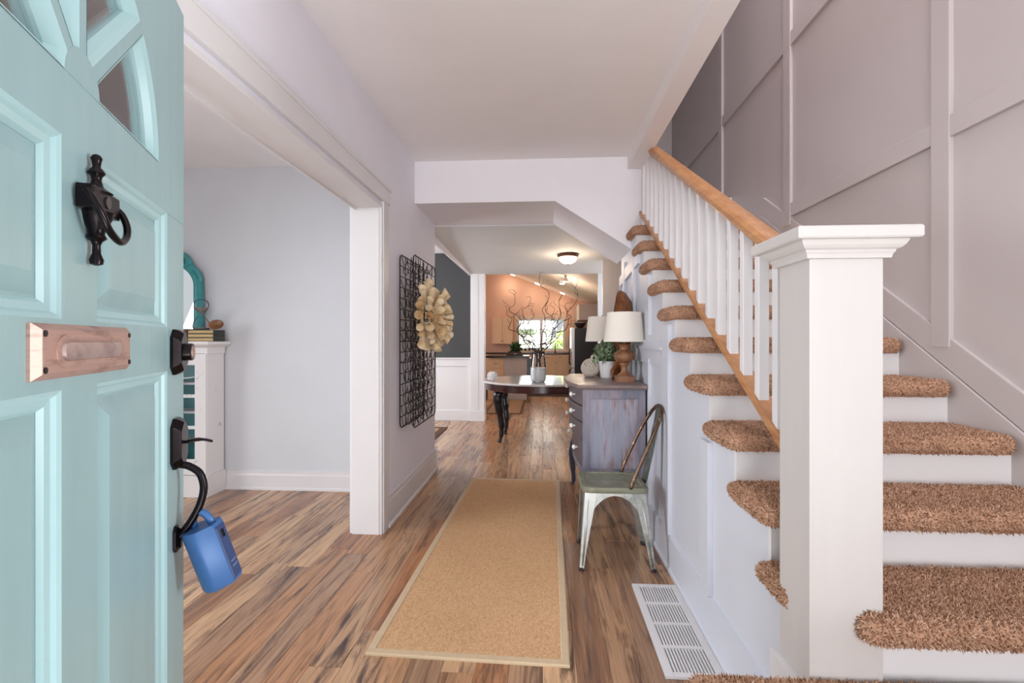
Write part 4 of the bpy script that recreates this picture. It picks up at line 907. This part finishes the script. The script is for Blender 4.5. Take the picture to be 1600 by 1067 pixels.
# ------------------------------------------------------------------ round table with vase, branches and coral
tb = thing('round_table', 'round marble-topped table with dark apron and black cabriole legs', 'table', (0, 5.95, 0))
TX, TY, TRX, TRY = .0, 5.95, .755, .705
ell = lambda rx, ry, z, n=56: [(TX + rx * math.cos(2 * math.pi * k / n), TY + ry * math.sin(2 * math.pi * k / n), z) for k in range(n)]
MARB = plain('grey_marble', srgb(206, 202, 200), .08, var=.06, vscale=6, spec=.6)
MB().loft([ell(TRX - .012, TRY - .012, .735), ell(TRX, TRY, .742), ell(TRX, TRY, .752), ell(TRX - .006, TRY - .006, .760), ell(TRX - .4, TRY - .4, .760)]).build('table_top', MARB, tb, smooth=30)
MAHO = wood('dark_mahogany', srgb(44, 20, 20), srgb(76, 36, 32), 1, 0, .2)
m = MB(); m.loft([ell(TRX - .045, TRY - .045, .735), ell(TRX - .035, TRY - .035, .735), ell(TRX - .035, TRY - .035, .66), ell(TRX - .045, TRY - .045, .652), ell(TRX - .07, TRY - .07, .66), ell(TRX - .07, TRY - .07, .735)], False); m.build('apron', MAHO, tb, smooth=40)
for lx, ly in ((-.50, 5.735), (-.478, 6.26), (.50, 5.735), (.478, 6.26)):
    d = Vector((lx - TX, (ly - TY), 0)).normalized()
    P_ = lambda o, z: (lx + d.x * o, ly + d.y * o, z)
    MB().tube(smoothpath([P_(-.02, .66), P_(.03, .60), P_(.04, .52), P_(.015, .38), P_(-.005, .24), P_(-.004, .12), P_(.01, .05), P_(.02, .02)], 5), [.055] * 4 + [.062] * 3 + [.058] * 4 + [.05] * 5 + [.038] * 6 + [.028] * 5 + [.021] * 5 + [.022, .026, .030, .026], 10).build('leg', BLACKG, tb, smooth='all')
vs_ = thing('glass_vase', 'clear glass vase with frosted lower half on the round table', 'vase', (-.052, 5.60, .76))
vx, vy, vz = -.052, 5.60, .760
MB().lathe([(.06, .0), (.075, .004), (.088, .03), (.092, .09), (.090, .175), (.082, .25), (.074, .30), (.073, .335), (.076, .35), (.0735, .35), (.070, .335), (.071, .30), (.079, .25), (.087, .175)], (vx, vy, vz), 32, False).build('vase_glass', clear('vase_glass', (.96, .97, .97, 1), .06, 1.2), vs_, smooth='all')
MB().lathe([(.058, .006), (.073, .010), (.085, .035), (.088, .09), (.0865, .165), (.02, .167), (.0, .167)], (vx, vy, vz), 32, False).build('frosted_fill', plain('frosted_white', srgb(222, 222, 222), .35), vs_, smooth=50)
TWIG = plain('willow_bark', srgb(70, 44, 36), .6, var=.2, vscale=40)
tips = [(-.36, 1.83), (-.30, 1.63), (-.24, 1.50), (-.17, 1.72), (-.40, 1.60), (-.10, 1.62), (-.02, 2.02), (.03, 1.70), (.10, 1.66), (.20, 1.78), (.30, 1.70), (.43, 1.94), (.15, 1.50), (-.20, 1.34)]
for i, (tx_, tz) in enumerate(tips):
    g_ = random.Random(i + 40); base = Vector((vx + g_.uniform(-.03, .03), vy + g_.uniform(-.03, .03), vz + .178)); rim = Vector((vx + (tx_ - vx) * .12, vy + g_.uniform(-.04, .04), vz + .35)); tip = Vector((tx_, vy + g_.uniform(-.22, .22), tz))
    pts = [base, rim]; nseg = 9; ph = g_.uniform(0, 6); amp = .022 + .022 * g_.random()
    for k in range(1, nseg + 1):
        t_ = k / nseg; p = rim.lerp(tip, t_); bulge = math.sin(math.pi * t_) * .10 * (1 if tx_ > vx else -1)
        p += Vector((bulge * g_.uniform(.4, 1.1) + amp * math.sin(ph + k * 1.9), amp * math.cos(ph + k * 2.3), amp * .5 * math.sin(ph * 2 + k * 2.7))); pts.append(p)
    e_ = pts[-1]; kx = g_.choice((-1, 1)); pts += [e_ + Vector((.03 * kx, 0, .02)), e_ + Vector((.055 * kx, .01, .005))] if i % 3 == 0 else [e_ + Vector((-.02 * kx, 0, .03))]
    sp = smoothpath(pts, 5); n_ = len(sp)
    br = thing('willow_branch', {4: 'curly willow branch in the glass vase reaching furthest left', 11: 'long curly willow branch in the glass vase reaching furthest right', 6: 'tallest thin willow branch rising straight from the glass vase', 13: 'shortest low curly willow branch leaning left from the glass vase'}.get(i, 'dark curly willow branch among the inner ones in the glass vase'), 'branch', tuple(base), 'willow branches in the vase')
    MB().tube(sp, [.0062 * (1 - .72 * k / n_) for k in range(n_)], 6).build('main_stem', TWIG, br, smooth='all')
    for j in range(3):
        k = int(n_ * (.4 + .17 * j)); p0 = sp[k]; dr = Vector((g_.uniform(-1, 1), g_.uniform(-.6, .6), g_.uniform(.2, 1))).normalized(); L_ = g_.uniform(.08, .2)
        MB().tube(smoothpath([p0, p0 + dr * L_ * .35 + Vector((.015, 0, .01)), p0 + dr * L_ * .7 + Vector((-.02, 0, .02)), p0 + dr * L_], 4), [.0032 - .002 * q_ / 12 for q_ in range(13)], 5).build('twig', TWIG, br, smooth='all')
co = thing('coral_ornament', 'spiky white coral ball ornament at the left of the table', 'ornament', (-.60, 5.72, .76))
cc = Vector((-.60, 5.72, .812)); sphere_pts(MB(), cc, .04, .04, .046, 14, 8).build('core', WHITEP, co, smooth='all')
g_ = random.Random(3)
for k in range(46):
    z = 1 - 2 * (k + .5) / 46; a = k * 2.39996; rr_ = math.sqrt(1 - z * z); d = Vector((rr_ * math.cos(a), rr_ * math.sin(a), z))
    if d.z < -.75: continue
    MB().tube([cc + d * .035, cc + d * .055, cc + d * (.060 + .010 * g_.random())], [.008, .006, .009], 6).build('spike', WHITEP, co, smooth='all')

# ------------------------------------------------------------------ spring panel and paper wreath on the left wall
sp_ = thing('bed_spring_panel', 'rusty old crib bed spring hung on the left hall wall', 'wall decor', (-1.0, 3.74, 1.24))
WIRE = plain('rusty_wire', srgb(48, 40, 40), .5, .6, var=.25, vscale=30)
XB, XF, Ya, Yb, Za, Zb = -1.022, -.925, 3.385, 4.085, .615, 1.865
NR, NC = 15, 5
for xx, nm in ((XB, 'back_frame'), (XF, 'front_frame')):
    o = [(y, z) for y, z in rounded_outline(Ya, Yb, Za, Zb, .05, (1, 1, 1, 1))]
    MB().tube([(xx, y, z) for y, z in o], .0048, 6, True).build(nm, WIRE, sp_, smooth='all')
for r in range(1, NR + 1):
    z = Za + (Zb - Za) * r / (NR + 1)
    for xx in (XB, XF): MB().tube([(xx, Ya, z), (xx, Yb, z)], .0038, 5).build('cross_wire', WIRE, sp_)
for c_ in range(1, NC):
    y = Ya + (Yb - Ya) * c_ / NC
    for xx in (XB, XF): MB().tube([(xx, y, Za), (xx, y, Zb)], .003, 5).build('upright_wire', WIRE, sp_)
TURN = 3; n_ = 40; L_ = XF - XB
cl = MB().tube([(L_ * k / n_, (.046 - .024 * math.sin(math.pi * k / n_)) * math.cos(2 * math.pi * TURN * k / n_), (.036 - .016 * math.sin(math.pi * k / n_)) * math.sin(2 * math.pi * TURN * k / n_)) for k in range(n_ + 1)], .0027, 5).mesh('spring_coil', 0, 'all')
for r in range(NR + 1):
    for c_ in range(NC):
        o = link('spring_coil', cl, WIRE, sp_); o.location = (XB, Ya + (Yb - Ya) * (c_ + .5) / NC, Za + (Zb - Za) * (r + .5) / (NR + 1)); o.rotation_euler = (random.uniform(0, 6), 0, 0)
wr = thing('paper_wreath', 'cream book-page cone wreath hanging on the bed spring panel', 'wreath', (-.90, 3.70, 1.42))
WC = Vector((-.905, 3.66, 1.425))
def papermat(name, c1, c2):
    t = NT(name); oi = t.new('ShaderNodeObjectInfo'); c = t.ramp(oi.outputs['Random'], [(0, c1), (1, c2)])
    v = t.coords('Object', (140, 6, 6)); n = t.noise(v, 1, 2)
    c = t.mix(.35, c, t.ramp(n, [(.42, (.72, .66, .56, 1)), (.5, (1, 1, 1, 1))]), 'MULTIPLY')
    t.link(c, t.p.inputs['Base Color']); t.p.inputs['Roughness'].default_value = .85; return t.m
PAPER = papermat('aged_book_page', srgb(232, 204, 158), srgb(248, 234, 206))
n_ = 14; vs = []
for s_, rr_ in ((0, .002), (.06, .011), (.13, .023), (.175, .031)):
    for k in range(n_ + 1):
        a = 2 * math.pi * k / n_ * 1.02; q_ = rr_ * (1 + .04 * (k / n_)); vs.append((s_ + (.012 * math.sin(a) if s_ > .16 else 0), q_ * math.cos(a), q_ * math.sin(a)))
cone = bpy.data.meshes.new('paper_cone'); cone.from_pydata(vs, [], [(l * (n_ + 1) + k, l * (n_ + 1) + k + 1, (l + 1) * (n_ + 1) + k + 1, (l + 1) * (n_ + 1) + k) for l in range(3) for k in range(n_)])
cone.polygons.foreach_set('use_smooth', [True] * len(cone.polygons)); cone.materials.append(PAPER)
g_ = random.Random(12)
for n_c, r0, xo, tilt, scl in ((22, .115, .012, .05, 1.05), (20, .10, .045, .30, 1.0), (17, .08, .075, .62, .92), (12, .05, .09, 1.0, .8)):
    for k in range(n_c):
        a = 2 * math.pi * (k + g_.uniform(-.2, .2)) / n_c; rad = Vector((0, math.cos(a), math.sin(a)))
        d = (rad * math.cos(tilt + g_.uniform(-.12, .12)) + Vector((1, 0, 0)) * math.sin(tilt)).normalized()
        p = WC + rad * r0 + Vector((xo, 0, 0)) - d * .02
        o = link('paper_cone', cone, None, wr); s_ = scl * g_.uniform(.72, 1.1)
        o.location = p; o.rotation_euler = (d.to_track_quat('X', 'Z').to_matrix() @ Matrix.Rotation(g_.uniform(0, 6), 3, 'X')).to_euler(); o.scale = (s_, s_, s_)
rg = MB().tube([WC + Vector((.01, .15 * math.cos(2 * math.pi * k / 32), .15 * math.sin(2 * math.pi * k / 32))) for k in range(32)], .012, 8, True).build('backing_ring', PAPER, wr, smooth='all')
m = MB(); ringc = []
for r_, x_ in ((.0, .105), (.035, .11), (.07, .10), (.10, .075)):
    ringc.append([tuple(WC + Vector((x_ + (.008 if k % 2 else -.008) * (r_ > 0), max(.001, r_) * math.cos(2 * math.pi * k / 20), max(.001, r_) * math.sin(2 * math.pi * k / 20)))) for k in range(20)])
m.loft(ringc); m.build('centre_rosette', PAPER, wr)

# ------------------------------------------------------------------ front room: white cabinet, mirror, hourglass, books
cb = thing('curio_cabinet', 'distressed white curio cabinet with aqua interior against the front room wall', 'cabinet', (-3.1, 3.75, 0))
CW = worn('distressed_white', srgb(232, 228, 226), srgb(150, 136, 126), .70, 10, .5, 0, (1, 1, 1), bump=.25)
AQUA = plain('aqua_interior', srgb(52, 150, 156), .5, var=.06)
KX0, KX1, KY0, KY1 = -3.56, -2.665, 3.645, 3.86
MB().box(KX1 - .022, KX1, KY0 + .02, KY1, .17, 1.14).build('side_panel', CW, cb, bevel=.003); MB().box(KX0, KX0 + .022, KY0 + .02, KY1, .17, 1.14).build('side_panel', CW, cb, bevel=.003)
MB().box(KX0 + .022, KX1 - .022, KY1 - .014, KY1, .17, 1.14).build('back_panel', AQUA, cb)
MB().box(KX0 - .015, KX1 + .018, KY0 - .012, KY1, 0, .17).build('plinth', CW, cb, bevel=.004)
MB().box(KX0 - .01, KX1 + .01, KY0 + .0, KY1, 1.14, 1.205).build('frieze', CW, cb, bevel=.003)
m = MB(); m.loft([[(KX0 - e, KY0 - e, z), (KX1 + e, KY0 - e, z), (KX1 + e, KY1, z), (KX0 - e, KY1, z)] for e, z in ((.012, 1.19), (.03, 1.20), (.055, 1.212), (.06, 1.222), (.058, 1.235), (.05, 1.238))]); m.build('cornice', CW, cb)
for z in (.17, .43, .66, .89): MB().box(KX0 + .022, KX1 - .022, KY0 + .03, KY1 - .014, z, z + .018).build('shelf', TRIM, cb)
for xa, xb in ((KX0, (KX0 + KX1) / 2), ((KX0 + KX1) / 2, KX1)):
    w_ = .075
    d = MB().box(xa + .003, xa + w_, KY0, KY0 + .02, .175, 1.138).build('door', CW, cb, bevel=.002)
    MB().box(xb - w_ - .02, xb - .003, KY0, KY0 + .02, .175, 1.138).build('door_stile', CW, d, bevel=.002)
    for za, zb in ((.175, .30), (.54, .565), (.79, .815), (1.05, 1.138)): MB().box(xa + w_, xb - w_ - .02, KY0 + .001, KY0 + .019, za, zb).build('door_rail', CW, d)
    MB().box((xa + xb) / 2 - .012, (xa + xb) / 2 + .012, KY0 + .002, KY0 + .018, .30, 1.05).build('mullion', CW, d)
    MB().box(xa + w_, xb - w_ - .02, KY0 + .009, KY0 + .012, .30, 1.05).build('pane', PANE, d)
mi = thing('ornate_mirror', 'teal arched ornate mirror leaning on the white cabinet', 'mirror', (-3.16, 3.80, 1.238))
TQ = plain('turquoise_frame_paint', srgb(58, 142, 144), .4, var=.12, vscale=20)
mxc, hw, mz0, mzt = -3.165, .335, 1.238, 1.70
def arch(e, y, n=20): 
    hwe = hw - e; o = [(mxc - hwe, y, mz0 + e), (mxc + hwe, y, mz0 + e)]
    return o + [(mxc + hwe * math.cos(math.pi * k / n), y, mzt + hwe * .72 * math.sin(math.pi * k / n)) for k in range(n + 1)]
m = MB(); m.loft([arch(0, 3.845), arch(0, 3.81), arch(.012, 3.795), arch(.03, 3.80), arch(.042, 3.792), arch(.058, 3.80), arch(.068, 3.815), arch(.068, 3.845)], False); m.build('frame', TQ, mi, smooth=35)
m = MB(); m.prism([(p[0], p[2]) for p in arch(.06, 0)], 1, 3.825, 3.84); mg = NT('mirror_glass'); mg.p.inputs['Base Color'].default_value = (.9, .9, .88, 1); mg.p.inputs['Metallic'].default_value = 1; mg.p.inputs['Roughness'].default_value = .02
m.build('glass', mg.m, mi)
cr = mi
def scroll(pts, r): MB().tube(smoothpath(pts, 5), r, 8).build('crest_scroll', TQ, cr, smooth='all')
for sgn in (-1, 1):
    X_ = lambda a: mxc + sgn * a
    scroll([(X_(.33), 3.82, 1.73), (X_(.315), 3.81, 1.80), (X_(.27), 3.805, 1.845), (X_(.23), 3.81, 1.87), (X_(.215), 3.81, 1.90), (X_(.235), 3.81, 1.915)], .018)
    scroll([(X_(.26), 3.82, 1.85), (X_(.22), 3.81, 1.93), (X_(.17), 3.81, 1.97), (X_(.12), 3.81, 1.985), (X_(.08), 3.81, 1.97)], .017)
    scroll([(X_(.18), 3.82, 1.90), (X_(.15), 3.81, 1.945), (X_(.10), 3.81, 1.955), (X_(.04), 3.81, 2.0), (X_(.0), 3.81, 2.02)], .015)
    scroll([(X_(.30), 3.82, 1.80), (X_(.262), 3.80, 1.81), (X_(.245), 3.80, 1.835), (X_(.26), 3.80, 1.85)], .012)
BT = 1.238
def book(label, x0, x1, y0, y1, z0, z1, cover, spine='L', group=None):
    b = thing('book', label, 'book', ((x0 + x1) / 2, (y0 + y1) / 2, z0), group); t_ = .004
    MB().box(x0, x1, y0, y1, z0, z0 + t_).build('cover', cover, b); MB().box(x0, x1, y0, y1, z1 - t_, z1).build('cover', cover, b)
    if spine == 'L': MB().box(x0 - .003, x0 + .004, y0, y1, z0, z1).build('spine', cover, b, bevel=.002)
    elif spine == 'R': MB().box(x1 - .004, x1 + .003, y0, y1, z0, z1).build('spine', cover, b, bevel=.002)
    else: MB().box(x0, x1, y0 - .003, y0 + .004, z0, z1).build('spine', cover, b, bevel=.002)
    pg = plain('page_block', srgb(206, 176, 124), .8, var=.15, vscale=4, stretch=(1, 1, 120))
    MB().box(x0 + .005, x1 - .005, y0 + .005, y1 - .003, z0 + t_, z1 - t_).build('pages', pg, b); return b
RED = worn('red_leather', srgb(92, 38, 32), srgb(60, 26, 24), .6, 20, .4); GRN = worn('green_leather', srgb(40, 44, 36), srgb(74, 66, 48), .62, 20, .45); TAN = plain('tan_cloth', srgb(150, 112, 70), .7)
book('dark red leather book at the left of the cabinet top', -2.93, -2.835, 3.66, 3.79, BT, BT + .10, RED, 'F')
for i, lab in enumerate(('bottom dark green bound book of the small stack on the cabinet', 'middle dark green bound book of the small stack on the cabinet', 'top dark green bound book of the small stack, under the hourglass')):
    book(lab, -2.83, -2.612, 3.655, 3.79, BT + i * .031, BT + i * .031 + .030, GRN, 'R', 'green books stacked on the cabinet')
hg = thing('hourglass', 'clear glass hourglass with grey sand standing on the tan books', 'hourglass', (-2.75, 3.70, BT + .0925))
HZ = BT + .0925
MB().lathe([(.030, .0), (.056, .004), (.062, .03), (.055, .065), (.03, .10), (.006, .125), (.03, .150), (.050, .178), (.054, .205), (.045, .232), (.02, .246), (.001, .248)], (-2.752, 3.71, HZ), 28, False).build('glass_bulbs', clear('hourglass_glass', (1, 1, 1, 1), .04, 1.12), hg, smooth='all')
SAND = plain('grey_sand', srgb(128, 120, 114), .9, var=.1, vscale=80)
MB().lathe([(.001, .128), (.004, .130), (.028, .153), (.045, .176), (.046, .182), (.0, .184)], (-2.752, 3.71, HZ), 24, False).build('sand', SAND, hg, smooth=40)
MB().lathe([(.0, .003), (.054, .006), (.056, .012), (.02, .020), (.0, .024)], (-2.752, 3.71, HZ), 24, False).build('sand', SAND, hg, smooth=40)
di = thing('wooden_dish', 'small round wooden dish leaning on the green books', 'dish', (-2.61, 3.71, BT + .095))
m = MB(); rings = []
for s_, o_ in ((.05, .0), (.6, -.003), (.95, -.014), (1, -.02), (.94, -.02), (.6, -.010), (.05, -.007)):
    rings.append([(-2.625 + .064 * s_ * math.cos(2 * math.pi * k / 28), 3.725 + o_ + .012 * math.sin(2 * math.pi * k / 28) * s_, BT + .096 + .040 + .040 * s_ * math.sin(2 * math.pi * k / 28)) for k in range(28)])
m.loft(rings); m.build('dish_body', BOWLW, di, smooth=45)
